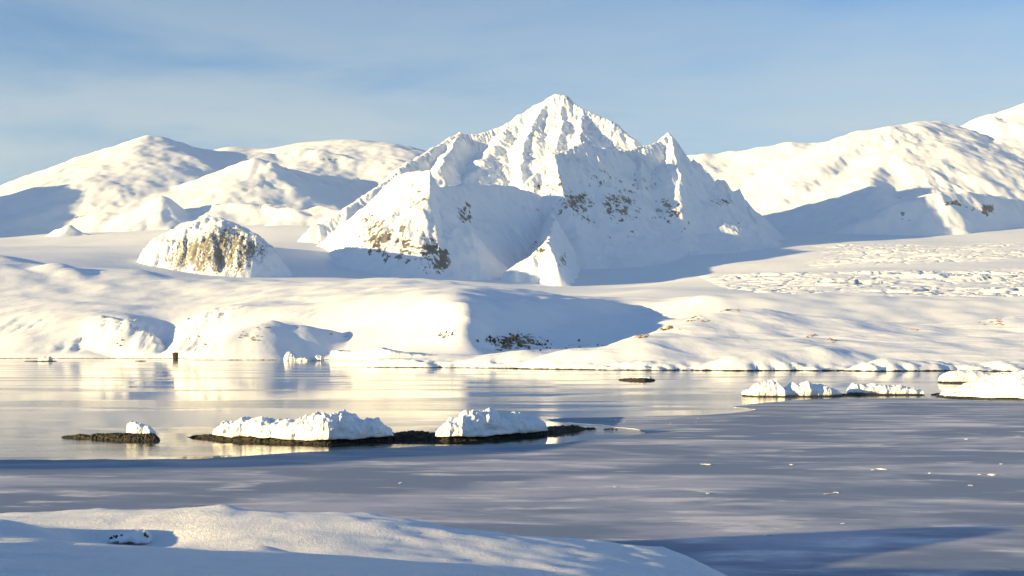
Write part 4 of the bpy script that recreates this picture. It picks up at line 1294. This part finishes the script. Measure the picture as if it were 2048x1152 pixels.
def ledge():
    h = ray_hit(FG, 262, 1089, 30, 60)
    X, Y, Z = h
    Z += 0.2
    r = link(bpy.data.objects.new('rock_ledge', None))
    r.location = (X, Y, Z)
    tag(r, 'snow-crusted rock ledge with dark stones in the near snow bank', 'rock ledge')
    r.scale = (1.15, 1.15, 1.3)
    nx, nr = 60, 24
    u = np.linspace(-1, 1, nx)
    ph = np.linspace(0, np.pi, nr)
    prof = np.interp(u, [-1, -.9, -.6, -.1, .3, .7, .95, 1], [0, .12, .18, .26, .30, .27, .16, 0])
    V = np.zeros((nx, nr, 3))
    V[..., 0] = (u * 0.62)[:, None]
    V[..., 1] = -np.cos(ph)[None] * .3
    V[..., 2] = -.08 + prof[:, None] * np.sin(ph)[None] ** .6
    V += (fbm3(V / .18, 91, 4, .55) * .045)[..., None] * np.array([.4, .6, 1])
    i = np.arange(nx * nr).reshape(nx, nr)
    j = np.roll(i, -1, 1)
    Q = np.stack([i[:-1], i[1:], j[1:], j[:-1]], -1).reshape(-1, 4)
    link(bpy.data.objects.new('snow_crust', raw_mesh('snow_crust', V.reshape(-1, 3), Q, M_ISNOW)), r)
    for x, z, sz in ((-.52, .02, .05), (-.44, .08, .03), (-.36, .05, .055), (-.21, .10, .035), (-.17, .05, .025), (.50, .13, .055), (.57, .07, .035), (-.02, .05, .025)):
        o = link(bpy.data.objects.new('stone', rnd.choice(STONE_DARK)), r)
        o.location = (x, -.22, z)
        o.scale = (sz * 1.5, sz, sz * .7)
        o.rotation_euler = (0, 0, rnd.uniform(0, 6))


ledge()


# ------------------------------------------------------------------ tell look-alikes apart by their order in the picture
def ordinal(n):
    ones = ['', 'first', 'second', 'third', 'fourth', 'fifth', 'sixth', 'seventh', 'eighth', 'ninth', 'tenth', 'eleventh', 'twelfth', 'thirteenth',
            'fourteenth', 'fifteenth', 'sixteenth', 'seventeenth', 'eighteenth', 'nineteenth']
    if n < 20:
        return ones[n]
    if n % 10 == 0:
        return {20: 'twentieth', 30: 'thirtieth', 40: 'fortieth'}[n]
    return {2: 'twenty-', 3: 'thirty-', 4: 'forty-'}[n // 10] + ones[n % 10]


def order_labels():
    groups = {}
    for o in COL.objects:
        if o.parent is None and 'group' in o.keys():
            groups.setdefault(o['group'], []).append(o)
    for g, os_ in groups.items():
        if len(os_) < 2 or len(os_) > 40:
            continue
        os_.sort(key=lambda o: o.location.x / o.location.y)
        for k, o in enumerate(os_):
            place = 'leftmost' if k == 0 else 'rightmost' if k == len(os_) - 1 else ordinal(k + 1) + ' from left'
            o['label'] = o['label'] + ', ' + place


order_labels()

# ------------------------------------------------------------------ cold clear air
def haze():
    x0, x1, y0, y1, z0, z1 = -9600, 9600, -3600, 13600, -90, 2600
    V = [(x, y, z) for z in (z0, z1) for y in (y0, y1) for x in (x0, x1)]
    Fc = [(0, 2, 3, 1), (4, 5, 7, 6), (0, 1, 5, 4), (2, 6, 7, 3), (0, 4, 6, 2), (1, 3, 7, 5)]
    me = bpy.data.meshes.new('haze')
    me.from_pydata(V, [], Fc)
    m = bpy.data.materials.new('haze')
    m.use_nodes = True
    nt = m.node_tree
    nt.nodes.clear()
    out = nt.nodes.new('ShaderNodeOutputMaterial')
    vol = nt.nodes.new('ShaderNodeVolumePrincipled')
    vol.inputs['Color'].default_value = (0.62, 0.80, 1.0, 1)
    vol.inputs['Density'].default_value = 1.5e-5
    vol.inputs['Anisotropy'].default_value = 0.0
    nt.links.new(vol.outputs['Volume'], out.inputs['Volume'])
    me.materials.append(m)
    o = link(bpy.data.objects.new('haze', me))
    tag(o, 'pale air between the viewer and the far mountains', 'haze', None, 'stuff')


haze()
